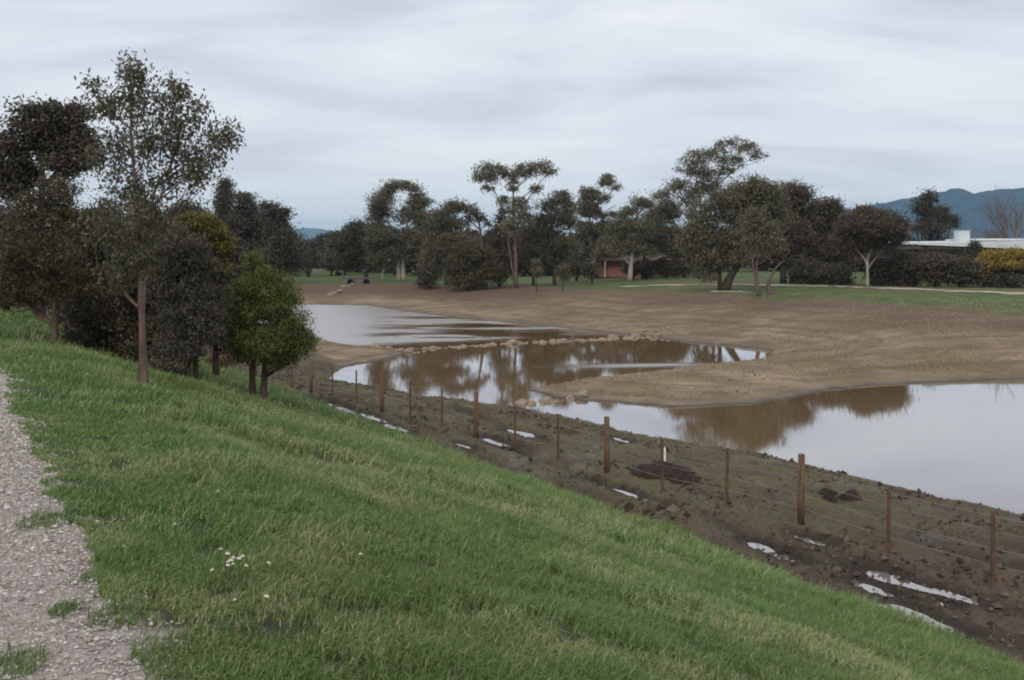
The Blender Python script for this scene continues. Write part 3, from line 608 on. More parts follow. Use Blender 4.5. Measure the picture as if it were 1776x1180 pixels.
tree('gum_tree', 'mid-sized gum with thin domed crown left of the broken-topped tree', 'tree', (775, 494), [[(775, 494, 5), (772, 440, 4), (785, 390, 2.5), (790, 365, 1)]], [(788, 356, 24, 11), (812, 366, 12, 10), (765, 378, 26, 15), (790, 392, 30, 14), (750, 400, 24, 18), (775, 425, 36, 22), (755, 450, 30, 22), (810, 430, 24, 20)], 'gum', 'brown', **G)
tree('dead_tree', 'broken-topped reddish trunk with a small leaf tuft on top', 'tree', (842, 498), [[(842, 498, 5), (838, 440, 4.5), (833, 400, 3.5), (826, 358, 1)]], [(824, 370, 12, 12), (832, 380, 12, 10), (812, 382, 7, 8), (846, 388, 6, 6)], 'brown', 'pink', ln=.3, wd=.1, cl=.6, per=26, cover=2.2)
tree('shrub', 'dark rounded shrub standing alone at the top of the bare slope', 'shrub', (745, 501), [[(745, 501, 2), (745, 480, 1.5)]], [(743, 470, 14, 12), (748, 484, 20, 15), (738, 488, 14, 12)], 'dark', 'dark', **G)
tree('shrub', 'dense grey-green shrub mass in front of the broken-topped trunk', 'shrub', (812, 503), [[(812, 503, 3), (812, 470, 2)]], [(805, 440, 26, 20), (840, 446, 22, 22), (792, 468, 24, 26), (832, 475, 28, 26), (812, 490, 36, 14), (855, 470, 18, 26)], 'olive', 'dark', **G)
tree('gum_tree', 'tall gum with two flat umbrella crowns on a slender trunk', 'tree', (895, 500), [[(895, 500, 5), (894, 440, 4.5), (891, 380, 3.2), (890, 330, 2.2), (889, 300, 1)], [(894, 440, 2.5), (872, 370, 1.8), (850, 315, .8)]],
     [(845, 293, 24, 11), (868, 297, 24, 10), (886, 304, 15, 14), (831, 308, 12, 14), (850, 310, 16, 10), (912, 292, 22, 9), (935, 288, 24, 10), (955, 297, 15, 10), (920, 300, 26, 8), (890, 325, 9, 16), (900, 355, 20, 16), (928, 328, 11, 9), (872, 348, 12, 9), (905, 375, 26, 18), (885, 395, 24, 18), (845, 325, 10, 8)], 'gumlight', 'pink', ln=.34, wd=.13, cl=.7, per=30, cover=1.75, flat=.6)
tree('pine_tree', 'narrow dark conifer beside the umbrella-crowned gum', 'tree', (866, 498), [[(866, 498, 4), (868, 420, 3), (871, 360, 1)]], [(872, 368, 6, 12), (871, 388, 14, 16), (868, 415, 22, 20), (864, 450, 26, 24), (866, 475, 20, 18)], 'dark', 'dark', **G)
tree('gum_tree', 'bushy wide gum right of the umbrella-crowned gum', 'tree', (962, 477), [[(962, 477, 5), (960, 430, 4), (955, 385, 2.5)], [(925, 480, 4), (925, 430, 3), (920, 395, 1.5)]],
     [(972, 340, 18, 10), (950, 358, 18, 12), (985, 358, 14, 12), (960, 378, 34, 16), (925, 392, 28, 18), (985, 385, 20, 16), (945, 415, 40, 24), (975, 430, 34, 26), (920, 440, 34, 28), (955, 455, 40, 18)], 'gum', 'brown', Y=132, **G)
tree('gum_tree', 'wispy gum with scattered leaf tufts on bent bare limbs', 'tree', (1028, 484), [[(1028, 484, 5), (1026, 430, 4), (1022, 390, 3), (1030, 345, 1.5), (1050, 310, .7)], [(1026, 420, 3), (1045, 380, 2), (1068, 355, 1)]],
     [(1018, 332, 17, 9), (1046, 318, 14, 7), (1053, 307, 9, 6), (1066, 326, 10, 6), (1022, 352, 18, 13), (1046, 345, 14, 10), (1010, 368, 14, 10), (1062, 374, 20, 8), (1030, 370, 18, 12), (1015, 395, 22, 16), (1045, 400, 24, 16), (1030, 430, 32, 24), (1000, 440, 20, 24)], 'gum', 'pale', ln=.34, wd=.15, cl=.75, per=30, cover=2.1)
tree('shrub', 'small dark shrub on the lawn below the wispy gum', 'shrub', (1027, 484), [[(1027, 484, 2), (1027, 470, 1)]], [(1027, 464, 12, 12), (1028, 474, 12, 9)], 'dark', 'dark', Y=131, **G)
tree('gum_tree', 'gum with a bare pale leaning trunk rising straight to a small crown', 'tree', (1093, 488), [[(1092, 488, 6.5), (1095, 450, 5), (1100, 410, 4.2), (1104, 375, 3.5), (1106, 356, 1.5)]], [(1105, 350, 16, 9), (1088, 368, 16, 12), (1122, 355, 18, 11), (1080, 390, 22, 20), (1068, 415, 26, 22), (1112, 395, 24, 22), (1072, 436, 28, 14), (1112, 434, 28, 15), (1050, 436, 22, 13), (1098, 425, 20, 16)], 'gumlight', 'pale', ln=.34, wd=.15, cl=.8, per=34, cover=2.4)
tree('gum_tree', 'spreading gum with low pinkish limbs right of the pale trunk', 'tree', (1117, 484), [[(1117, 484, 6), (1115, 455, 5), (1125, 430, 3.5), (1140, 395, 1.5)], [(1115, 460, 4), (1140, 452, 3), (1165, 447, 1.5)]],
     [(1150, 358, 20, 14), (1135, 380, 26, 16), (1165, 372, 20, 18), (1125, 405, 28, 20), (1158, 405, 30, 20), (1140, 430, 34, 18), (1100, 420, 18, 16), (1170, 436, 26, 15), (1185, 420, 20, 18)], 'gum', 'pink', **G)
tree('gum_tree', 'very tall airy gum whose lacy top rises above the big leaning tree', 'tree', (1240, 486), [[(1240, 486, 6), (1238, 430, 5), (1232, 370, 4), (1245, 310, 2.5), (1270, 260, 1)], [(1232, 370, 3), (1210, 320, 2), (1195, 290, 1)]],
     [(1262, 248, 24, 11), (1290, 257, 26, 12), (1312, 269, 18, 10), (1240, 264, 20, 12), (1270, 278, 30, 13), (1215, 274, 26, 18), (1195, 290, 25, 20), (1222, 304, 30, 18), (1255, 298, 24, 13), (1235, 325, 34, 16), (1175, 324, 28, 17), (1152, 340, 24, 15), (1200, 347, 30, 17), (1215, 330, 26, 14)], 'gumlight', 'brown', ln=.34, wd=.14, cl=.75, per=28, cover=1.5, flat=.65)
tree('gum_tree', 'biggest broad dark gum with a thick leaning trunk', 'tree', (1258, 504), [[(1256, 504, 13), (1270, 475, 10), (1290, 445, 7), (1300, 400, 4), (1300, 350, 2)], [(1248, 502, 5), (1249, 450, 4), (1245, 400, 2)]],
     [(1300, 322, 34, 18), (1260, 345, 38, 22), (1335, 340, 34, 22), (1225, 375, 30, 26), (1290, 370, 50, 28), (1345, 375, 38, 28), (1205, 415, 34, 30), (1250, 415, 44, 28), (1310, 415, 50, 28), (1225, 450, 34, 24), (1285, 445, 34, 18), (1215, 475, 14, 16)], 'gum', 'dark', **G)
tree('gum_tree', 'dark gum crown joining the right side of the biggest gum', 'tree', (1358, 492), [[(1358, 492, 8), (1360, 440, 6), (1370, 380, 3)], [(1372, 492, 5), (1372, 450, 4), (1385, 400, 2)]], [(1368, 328, 20, 14), (1392, 345, 22, 18), (1365, 360, 34, 22), (1400, 375, 24, 24), (1370, 400, 40, 28), (1395, 425, 34, 28), (1355, 435, 34, 24)], 'brown', 'dark', **G)
tree('gum_tree', 'slim pale-stemmed gum in front of the biggest gum', 'tree', (1325, 513), [[(1316, 512, 3.5), (1308, 470, 2.8), (1303, 430, 2), (1300, 390, 1)], [(1318, 512, 3), (1312, 460, 2), (1326, 415, 1)], [(1336, 514, 7), (1333, 490, 5), (1345, 465, 2.5), (1362, 450, 1)]], [(1312, 375, 22, 14), (1298, 395, 20, 16), (1330, 395, 24, 18), (1312, 415, 30, 18), (1345, 425, 22, 18)], 'gum', 'pink', ln=.3, wd=.13, cl=.75, per=34, cover=2.4)
tree('gum_tree', 'greyish gum between the biggest gum and the domed tree', 'tree', (1430, 490), [[(1430, 490, 5), (1432, 430, 4), (1436, 380, 2)]], [(1440, 352, 16, 9), (1420, 362, 22, 13), (1450, 370, 20, 16), (1430, 390, 34, 22), (1460, 400, 20, 24), (1425, 425, 40, 28), (1455, 445, 30, 24)], 'brown', 'dark', **G)
tree('domed_tree', 'dark dome-shaped tree with a short pale forked trunk by the path', 'tree', (1504, 498), [[(1504, 498, 3.6), (1504, 470, 3.4), (1500, 452, 2.6), (1485, 435, 1.4)], [(1504, 465, 2.6), (1507, 440, 2), (1520, 415, 1)]], [(1510, 372, 36, 15), (1480, 392, 32, 22), (1540, 395, 30, 24), (1510, 395, 46, 24), (1465, 415, 20, 22), (1555, 415, 18, 22), (1505, 425, 44, 20)], 'brown', 'pale', ln=.3, wd=.14, cl=.8, per=40, cover=3.4)
tree('dark_tree', 'dark twin-peaked tree behind the white roof', 'tree', (1612, 470), [[(1612, 470, 5), (1612, 400, 3)]], [(1610, 345, 15, 14), (1602, 365, 22, 18), (1628, 372, 20, 18), (1610, 395, 34, 22), (1655, 385, 10, 14)], 'dark', 'dark', Y=175, **FARK)
for i, (px, py, rx, ry, lf, lb) in enumerate(((1400, 470, 30, 24, 'dark', 'dark hedge bush under the greyish gum'), (1445, 478, 28, 20, 'dark', 'dark hedge bush just left of the domed tree trunk'), (1535, 470, 30, 28, 'dark', 'dark hedge bush just right of the domed tree trunk'),
        (1580, 462, 30, 30, 'dark', 'dark hedge bush below the left tip of the white roof'), (1622, 464, 32, 28, 'brown', 'brownish hedge bush below the white roof'), (1662, 468, 30, 26, 'dark', 'dark hedge bush left of the yellow wattle'), (1560, 490, 24, 8, 'dark', 'low ground-hugging bush along the pale path'))):
    tree('hedge_bush', lb, 'bush', (px, 499 + (px - 1400) * .012), [[(px, 500, 2), (px, py, 1)]], [(px - rx * .4, py, rx * .7, ry), (px + rx * .4, py + 4, rx * .7, ry * .95), (px, py + ry * .6, rx, ry * .5)], lf, 'dark', Y=113 - (px - 1400) * .04, group='hedge bushes along the pale path', ln=.3, wd=.15, cl=.8, per=38, cover=3.6)
tree('pine_tree', 'small pointed dark conifer in front of the roof box', 'tree', (1690, 500), [[(1690, 500, 2), (1690, 430, 1)]], [(1689, 426, 6, 9), (1689, 442, 11, 12), (1689, 462, 14, 16), (1690, 485, 16, 14)], 'dark', 'dark', Y=112, ln=.3, wd=.12, cl=.6, per=36)
tree('wattle_tree', 'broad wattle bush capped with yellow blossom at the right edge', 'tree', (1735, 503), [[(1735, 503, 2.4), (1735, 470, 1.6)]], [(1715, 470, 32, 20), (1760, 465, 36, 24), (1735, 488, 48, 16)], 'dark', 'dark', Y=104, ln=.26, wd=.13, cl=.7, per=38, cover=3.6, extra=('blossom', [(1700, 458, 22, 10), (1725, 446, 24, 11), (1752, 443, 26, 10), (1785, 446, 22, 10), (1740, 458, 36, 9), (1692, 468, 18, 10), (1765, 460, 30, 10)]))
for (px, rx, ry, lb) in ((1098, 13, 15, 'dark shrub beside the porch post of the brick house'), (1122, 16, 14, 'dark shrub hiding the middle of the brick house'), (1155, 24, 13, 'broad dark shrub hiding the right part of the brick house'), (1188, 18, 15, 'dark shrub just right of the brick house'), (1000, 22, 16, 'dark shrub left of the brick house')):
    tree('shrub', lb, 'shrub', (px, 483), [[(px, 483, 2), (px, 468, 1)]], [(px - rx * .4, 466, rx * .7, ry), (px + rx * .4, 468, rx * .7, ry * .9)], 'brown', 'dark', Y=147, ln=.36, wd=.17, cl=.9)
# slim saplings before the belt
for (px, top, lb) in ((930, 455, 'thin leafy sapling at the slope top below the bushy gum'), (976, 462, 'thin leafy sapling farther right at the slope top')):
    tree('sapling', lb, 'sapling', (px, 506), [[(px, 506, 1.4), (px + 1, 480, 1), (px, top, .5)]], [(px, top + 4, 8, 10), (px + 2, top + 18, 10, 10)], 'gum', 'dark', ln=.2, wd=.09, cl=.45, per=30)

# --- bare winter trees
def bare_tree(label, px, base_py, top_py, Y, spread, seed):
    X = (px - 888) / F * Y; Z = gz(X, Y); Hh = ZC - (top_py - HOR) / F * Y - Z
    root = empty('bare_tree', (X, Y, Z), label, 'tree', 'bare trees behind the white roof'); rs = random.Random(seed)
    mt, mt2 = MB(), MB()
    def grow(p, d, L, r, lev):
        q = p + d * L; m = p + d * L * .5 + Vector((rs.uniform(-1, 1), rs.uniform(-1, 1), 0)) * L * .05
        (mt if lev < 2 else mt2).tube([p, m, q], [r, r * .85, r * .65], 5 if lev < 2 else 3)
        if lev >= 5: return
        for i in range(4 if lev < 2 else 3 if lev < 4 else 2):
            a = rs.uniform(0, 6.28); tilt = rs.uniform(.25, .62) * spread
            e = d.orthogonal().normalized(); f_ = d.cross(e)
            nd_ = (d * math.cos(tilt) + (e * math.cos(a) + f_ * math.sin(a)) * math.sin(tilt) + Vector((0, 0, .16))).normalized()
            grow(q if i == 0 else p + d * L * rs.uniform(.55, 1), nd_, L * rs.uniform(.62, .84), max(r * .58, .016), lev + 1)
    grow(Vector((0, 0, -.1)), Vector((0, 0, 1)), Hh * .27, Hh * .016, 0)
    mt.build('trunk', BM['twig'], root, True); mt2.build('crown', BM['twig'], root)
bare_tree('tallest leafless tree with upright twigs at the right edge', 1755, 470, 292, 150, .85, 3)
bare_tree('leafless reddish tree between twin-peaked tree and roof box', 1668, 470, 368, 160, 1.1, 4)
bare_tree('leafless reddish tree above the roof box', 1700, 470, 376, 165, 1.15, 5)
bare_tree('leafless tree just left of the tallest leafless one', 1728, 470, 355, 158, 1.0, 6)
bare_tree('leafless brown tree left of the twin-peaked tree', 1575, 470, 392, 165, 1.2, 8)
bare_tree('leafless brown tree in front of the twin-peaked tree', 1640, 470, 380, 162, 1.2, 9)

# --- wood closing the view far behind
bl = []
for px in np.arange(-160, 1950, 14):
    gap = 500 < px < 592
    top = 446 if gap else (398 if px < 520 else 404 if px < 1440 else 428) + rng.uniform(-12, 12)
    Yv = rng.uniform(230, 300) if gap else rng.uniform(180, 230)
    x, y, z = pt(px, top, Yv); g = gz(x, y)
    bl.append(((x, y, (z + g) / 2), (rng.uniform(2.2, 3.8), 3, max(1.2, (z - g) / 2 + .6))))
C, tn = clumps(bl, 1.2, .7, 1.6, 40); V, Q = leaf_quads(C, .8, .45, .2)
tag(mesh_np('far_wood', V, Q, LM['brown'], attrs={'tone': ('FACE', tn)}), 'far dark wood closing the view behind the gum belt', 'wood', kind='stuff')

# ------------------------------------------------------------------ fence
def timber(name, a, c):
    def f(t, N, L, b):
        n = node_noise(t, 4, 5, node_coord(t, (6, 6, .9))); L.new(ramp(t, n, [(.32, a), (.68, c)]), b.inputs['Base Color']); bump(t, b, n, .4, .01)
    return material(name, f)
POST = timber('post_timber', (.10, .060, .036), (.23, .140, .080)); STAKE = timber('stake_timber', (.085, .046, .030), (.165, .088, .054))
def wire_b(t, N, L, b): b.inputs['Base Color'].default_value = (.30, .25, .21, 1); b.inputs['Metallic'].default_value = .3; b.inputs['Roughness'].default_value = .5
WIRE = material('fence_wire', wire_b)
fence = empty('wire_fence', (2.09, 21.9, gz(2.09, 21.9)), 'post and wire fence of orange-brown timber posts along the muddy strip', 'fence')
O = Vector(fence.location); tops = []
for k in range(-8, 24):
    x, y = 2.09 - 1.01 * k, 21.9 + 1.42 * k; z = gz(x, y); thick = k % 3 == 0
    hgt = 1.24 if thick else random.uniform(1.04, 1.14); lx, ly = random.uniform(-.02, .02), random.uniform(-.02, .02)
    mb = MB(); P = [(x - O.x, y - O.y, z - O.z - .06), (x - O.x + lx * .5, y - O.y, z - O.z + hgt * .5), (x - O.x + lx, y - O.y + ly, z - O.z + hgt - .015), (x - O.x + lx, y - O.y + ly, z - O.z + hgt)]
    r = .060 if thick else .029
    mb.tube(P, [r * 1.02, r, r * .98, r * .86], 10 if thick else 6, .06); mb.build('post' if thick else 'stake', POST if thick else STAKE, fence, thick)
    tops.append((x - O.x, y - O.y, z - O.z))
for hw in (.28, .52, .78, 1.0):
    mb = MB(); mb.tube([(a, b + .0, c + hw) for a, b, c in tops], [.0034] * len(tops), 4); mb.build('wire', WIRE, fence)

# ------------------------------------------------------------------ rocks
def rock_mesh(seed):
    import bmesh
    bm = bmesh.new(); bmesh.ops.create_icosphere(bm, subdivisions=2, radius=1); rs = np.random.default_rng(seed)
    dirs = rs.normal(size=(9, 3)); dirs /= np.linalg.norm(dirs, axis=1)[:, None]; off = rs.uniform(.55, .9, 9)
    for v in bm.verts:
        p = np.array(v.co)
        for d_, o_ in zip(dirs, off):
            e_ = p @ d_ - o_
            if e_ > 0: p = p - d_ * e_ * .92
        p += rs.normal(size=3) * .025; v.co = p * np.array([1, .8, .6])
    me = bpy.data.meshes.new('rock'); bm.to_mesh(me); bm.free()
    return me
def rock_b(t, N, L, b):
    oi = N.new('ShaderNodeObjectInfo')
    n = node_noise(t, 3, 5, node_coord(t)); c = ramp(t, n, [(.3, (.15, .115, .085)), (.7, (.38, .315, .235))])
    L.new(mixc(t, mth(t, 'MULTIPLY', oi.outputs['Random'], .45), c, (.26, .17, .11)), b.inputs['Base Color']); bump(t, b, n, .5, .1)
ROCK = material('sandstone', rock_b)
RM = [rock_mesh(100 + i) for i in range(7)]
for m in RM: m.materials.append(ROCK)
def rock(x, y, z, size, label, group):
    o = bpy.data.objects.new('weir_rock', random.choice(RM)); COL.objects.link(o); o.location = (x, y, z)
    size *= rng.lognormal(0, .36); o.scale = [size * random.uniform(.8, 1.3), size * random.uniform(.8, 1.2), size * random.uniform(.75, 1.1)]; o.rotation_euler = (random.uniform(-.3, .3), random.uniform(-.3, .3), random.uniform(0, 6.28))
    tag(o, label, 'rock', group)
def rocks_line(line, n, size, spread, label, group):
    L = [np.array(p, float) for p in line]; seg = [np.linalg.norm(b - a) for a, b in zip(L, L[1:])]; tot = sum(seg)
    for i in range(n):
        u = (i + random.uniform(-.3, .3) + .5) / n * tot; k = 0
        while k < len(seg) - 1 and u > seg[k]: u -= seg[k]; k += 1
        p = L[k] + (L[k + 1] - L[k]) * u / seg[k] + np.array([random.gauss(0, spread * .6), random.gauss(0, spread)])
        g = gz(p[0], p[1]); rock(p[0], p[1], max(g, -.06) + size * .22, size * random.uniform(.6, 1.25), label, group)
W2 = [pt(px, py, ZC * F / (py - HOR))[:2] for px, py in ((655, 609), (740, 605), (830, 600), (930, 594), (1030, 590), (1155, 584))]
rocks_line(W2, 135, .19, .30, 'pale sandstone rock in the long low weir across the middle water', 'rocks of the long weir')
rocks_line([pt(px, py, ZC * F / (py - HOR))[:2] for px, py in ((1040, 588), (1100, 583), (1155, 579))], 20, .22, .8, 'pale sandstone rock heaped where the long weir meets the far bank', 'rocks heaped at the end of the long weir')
rocks_line([pt(px, py, ZC * F / (py - HOR))[:2] for px, py in ((640, 606), (690, 611), (735, 612))], 16, .2, .7, 'pinkish flat rock scattered at the left end of the long weir', 'rocks at the left end of the long weir')
rocks_line([pt(px, py, ZC * F / (py - HOR))[:2] for px, py in ((886, 702), (930, 698), (965, 696), (1015, 690))], 24, .19, .28, 'sandstone rock in the short weir behind the fence at the tip of land', 'rocks of the short weir')
for i in range(22):
    px, py = 572 + i * 1.7 + random.uniform(-6, 6), 515 - i * 1.0 + random.uniform(-2, 2); X, Y, Z = hit(px, py); rock(X, Y, Z + .05, random.uniform(.16, .34), 'grey rock in the stony chute below the culvert', 'rocks of the stony chute')

# ------------------------------------------------------------------ culvert at the head of the chute
def conc_b(t, N, L, b): L.new(ramp(t, node_noise(t, 2, 5, node_coord(t)), [(.3, (.11, .10, .09)), (.7, (.19, .175, .16))]), b.inputs['Base Color'])
CONC = material('concrete', conc_b)
def hole_shade_b(t, N, L, b): b.inputs['Base Color'].default_value = (.01, .01, .012, 1)  # near-black disc closing each pipe: the shade inside is put into the colour
HOLE_SHADE = material('pipe_inside_shade', hole_shade_b)
X, Y, Z = hit(622, 492); cul = empty('culvert', (X, Y, Z), 'concrete culvert with two dark pipe mouths at the head of the stony chute', 'culvert')
mb = MB(); mb.box((0, .3, .1), (4.6, .3, 1.3)); mb.box((0, .28, .81), (4.8, .5, .12)); mb.build('headwall', CONC, cul)
for sx in (-1.1, 1.1):
    mb = MB(); n = 20
    for k in range(n):
        a0, a1 = 2 * math.pi * k / n, 2 * math.pi * (k + 1) / n; b0 = len(mb.v)
        for a in (a0, a1):
            for r_, y_ in ((.5, .14), (.6, .14), (.6, -.12), (.5, -.12)): mb.v.append((sx + math.cos(a) * r_, y_, .1 + math.sin(a) * r_))
        for j in range(4): mb.q.append((b0 + j, b0 + (j + 1) % 4, b0 + 4 + (j + 1) % 4, b0 + 4 + j))
    pr = mb.build('pipe', CONC, cul)
    mb = MB(); mb.tube([(sx, .05, .1), (sx, .12, .1)], [.5, .5], 20); mb.build('pipe_mouth_shade', HOLE_SHADE, pr)

# ------------------------------------------------------------------ soil heaps, clods, peg, flowers, fallen branch
def soil_b(t, N, L, b):
    n = node_noise(t, 7, 6, node_coord(t), .65); L.new(ramp(t, n, [(.3, (.014, .009, .007)), (.7, (.055, .036, .028))]), b.inputs['Base Color']); bump(t, b, n, .9, .08)
SOIL = material('dark_soil', soil_b)
def heap(name, label, px, py, rx, ry, hh, cat='soil heap', group=None, seed=0):
    X, Y, Z = hit(px, py); n, m = 30, 30; u = np.linspace(-1, 1, n); U, Vv = np.meshgrid(u, u); rr = np.sqrt(U ** 2 + Vv ** 2)
    x, y = U * rx, Vv * ry; nz = fbm(x * 3.2 + seed * 7, y * 3.2, 90 + seed)
    top = hh * np.clip(1 - rr ** 1.5, 0, 1) * (.55 + .9 * nz) + (fbm(x * 8 + seed, y * 8, 91, 3) - .5) * .22 * min(1, rx * 2) * np.clip(1.2 - rr, 0, 1)
    gg = terrain(X + x.ravel(), Y + y.ravel()).reshape(x.shape) - Z
    rr = rr + (nz - .5) * .7; z = np.where(rr < .95, gg + top - .01, gg - .12)
    ii = (np.arange(n - 1)[:, None] * n + np.arange(n - 1)[None]).ravel()
    o = mesh_np(name, np.stack([x.ravel(), y.ravel(), z.ravel()], 1), np.stack([ii, ii + 1, ii + n + 1, ii + n], 1), SOIL, smooth=True, loc=(X, Y, Z))
    tag(o, label, cat, group); return o
heap('soil_heap', 'dark heap of dug soil beside the white peg behind the fence', 1148, 822, .72, .7, .27, seed=1)
heap('soil_heap', 'small dark soil mound just right of the big heap', 1185, 832, .45, .5, .16, seed=2)
for i, (px, py, s_, lb) in enumerate(((1434, 858, .24, 'dark earth clod nearest the thick post, behind the fence'), (1474, 864, .26, 'dark earth clod right of its neighbour behind the fence'), (1440, 868, .16, 'flat small earth clod below the two bigger ones'))):
    heap('earth_clod', lb, px, py, s_, s_, .17, 'clod', 'earth clods near the pond edge', seed=3 + i)
for i, (px, py, sx) in enumerate(((1010, 870, .16), (1035, 875, .18), (1068, 885, .2), (1090, 880, .14), (1125, 890, .16))):
    heap('earth_clod', 'dark kicked-up earth clod along the foot of the grass', px, py, sx, sx, .07, 'clod', 'earth clods along the grass edge', seed=10 + i)
def white_b(t, N, L, b): b.inputs['Base Color'].default_value = (.75, .74, .72, 1)
WHITE = material('white_paint', white_b)
X, Y, Z = hit(1153, 815)
mb = MB(); mb.box((0, 0, .18), (.045, .03, .55)); 
mb.v += [(-.0225, -.015, .455), (.0225, -.015, .455), (.0225, .015, .455), (-.0225, .015, .455), (0, 0, .50)]; b0 = len(mb.v) - 5
mb.t += [(b0, b0 + 1, b0 + 4), (b0 + 1, b0 + 2, b0 + 4), (b0 + 2, b0 + 3, b0 + 4), (b0 + 3, b0, b0 + 4)]
tag(mb.build('marker_peg', WHITE, loc=(X, Y, Z)), 'short white marker peg standing by the dark soil heap', 'peg')
# white flowers in the grass
def petal_b(t, N, L, b): b.inputs['Base Color'].default_value = (.78, .74, .76, 1)
PETAL = material('white_petal', petal_b)
def yel_b(t, N, L, b): b.inputs['Base Color'].default_value = (.6, .42, .05, 1)
YEL = material('flower_centre', yel_b); STEM = material('flower_stem', lambda t, N, L, b: setattr(b.inputs['Base Color'], 'default_value', (.06, .09, .03, 1)))
FL = None
def flower(px, py, label, group):
    global FL
    X, Y, Z = hit(px, py)
    if FL is None:
        FL = empty('daisy', (0, 0, 0), label, 'flower', group)
        mb = MB(); mb.tube([(0, 0, -.02), (0, 0, .07), (.005, -.003, .135)], [.002, .002, .002], 5); mb.build('stem', STEM, FL)
        mb = MB()
        for k in range(9):
            a = 2 * math.pi * k / 9; ca, sa = math.cos(a), math.sin(a); b0 = len(mb.v)
            for r_, t_, z_ in ((.001, 0, .137), (.007, .0035, .140), (.012, 0, .136), (.007, -.0035, .140)): mb.v.append((.005 + ca * r_ - sa * t_, -.003 + sa * r_ + ca * t_, z_))
            mb.q.append((b0, b0 + 1, b0 + 2, b0 + 3))
        mb.build('petals', PETAL, FL)
        mb = MB(); mb.tube([(.005, -.003, .136), (.005, -.003, .146)], [.0035, .003], 8); mb.build('flower_centre', YEL, FL); root = FL
    else:
        root = FL.copy(); COL.objects.link(root)
        for c in list(FL.children): d_ = c.copy(); COL.objects.link(d_); d_.parent = root
    root.location = (X, Y, Z); root.rotation_euler = (random.uniform(-.5, .1), random.uniform(-.3, .3), random.uniform(0, 6)); root['label'] = label; root['group'] = group
    root.scale = [random.uniform(.9, 1.3)] * 3
for (px, py) in ((378, 1000), (387, 1005), (384, 1015), (394, 1011), (400, 1008), (398, 1017), (407, 1006), (413, 1011), (419, 1014), (406, 1018), (391, 1019), (445, 1017)):
    flower(px, py + 8, 'white daisy in the densest flower patch in the grass near the gravel path', 'daisies in the dense patch')
for (px, py, lb) in ((308, 945, 'white daisy alone in the grass just above the dense flower patch'), (372, 883, 'lone white daisy highest up the lawn'), (630, 986, 'single white daisy far right of the flower patch'), (418, 1087, 'left one of two white daisies low in the lawn'), (448, 1090, 'right one of two white daisies low in the lawn')):
    flower(px, py + 8, lb, 'scattered daisies in the lawn')
X, Y, Z = hit(1268, 509); mb = MB()
mb.tube([(-1.9, .4, .14), (-.6, .1, .16), (.9, -.2, .12), (2.3, -.6, .08)], [.07, .075, .06, .03], 7, .1); mb.tube([(.4, -.1, .13), (1.1, .4, .3), (1.7, .7, .35)], [.035, .025, .012], 5)
tag(mb.build('fallen_branch', BM['pale'], smooth=True, loc=(X, Y, Z)), 'pale fallen branch lying beneath the biggest leaning gum', 'branch')
# grass tufts growing out on the gravel
for (px, py, sz, lb) in ((80, 905, .2, 'dark grass tuft on the gravel, farthest up the path'), (205, 1072, .16, 'dark grass tuft on the gravel near the lawn edge'), (110, 1062, .08, 'tiny grass tuft alone in the gravel'), (18, 1160, .15, 'dark grass tuft in the lower left corner of the path'), (190, 975, .12, 'small flat grass tuft at the broken path edge')):
    X, Y, Z = hit(px, py); n = int(1500 * sz); a = rng.uniform(0, 6.28, n); r = np.sqrt(rng.uniform(0, 1, n)) * sz
    o = blades('grass_tuft', X + np.cos(a) * r * .8, Y + np.sin(a) * r * 1.1, .075, .005, .9, GRASS, label=lb, tonef=lambda a_, b_: np.clip(rng.normal(.25, .2, len(a_)), 0, .8))
    del o['kind']; o['category'] = 'grass tuft'; o['group'] = 'grass tufts on the gravel path'

# ------------------------------------------------------------------ buildings
def wallm(name, a, c, sc_=1.5):
    return material(name, lambda t, N, L, b: L.new(ramp(t, node_noise(t, sc_, 5, node_coord(t)), [(.3, a), (.7, c)]), b.inputs['Base Color']))
def brick_b(t, N, L, b):
    n = N.new('ShaderNodeTexBrick'); n.inputs['Scale'].default_value = 3; n.inputs['Color1'].default_value = (.22, .075, .05, 1); n.inputs['Color2'].default_value = (.30, .11, .07, 1); n.inputs['Mortar'].default_value = (.3, .26, .22, 1)
    m = N.new('ShaderNodeMapping'); m.inputs['Rotation'].default_value = (R(90), 0, 0); L.new(N.new('ShaderNodeTexCoord').outputs['Object'], m.inputs[0]); L.new(m.outputs[0], n.inputs['Vector']); L.new(n.outputs[0], b.inputs['Base Color'])
BRICK = material('red_brick', brick_b); ROOFW = wallm('white_metal_roof', (.52, .54, .57), (.66, .68, .70)); DARKW = wallm('dark_wall', (.06, .045, .04), (.11, .085, .075)); TILE = wallm('brown_tile', (.085, .062, .052), (.14, .10, .085))
GLASS = material('window_glass', lambda t, N, L, b: (setattr(b.inputs['Base Color'], 'default_value', (.03, .04, .05, 1)), setattr(b.inputs['Roughness'], 'default_value', .08)))
Yb = 132.0; k = Yb / F; xl, xr = (1562 - 888) * k, (1800 - 888) * k; zb = ZC - (423 - HOR) * k; g = gz(xl, Yb)
bd = empty('building', ((xl + xr) / 2, Yb, g), 'low building with a long white metal roof behind the dark hedge', 'building'); hw = (xr - xl) / 2
mb = MB(); mb.box((1.2, 8, (zb - g) / 2 - .35), (hw * 2 - 4, 13, zb - g - .7)); mb.build('wall', DARKW, bd)
mb = MB(); z0 = zb - g                                  # shallow mono-pitch: front fascia deepens to the right
prof = [(-hw, z0 - .05, z0 + .08), (hw, z0 - .75, z0 + .30)]
for y_ in (0, 16):
    for (x_, a, c) in prof: mb.v += [(x_, y_, a + y_ * .01), (x_, y_, c + y_ * .02)]
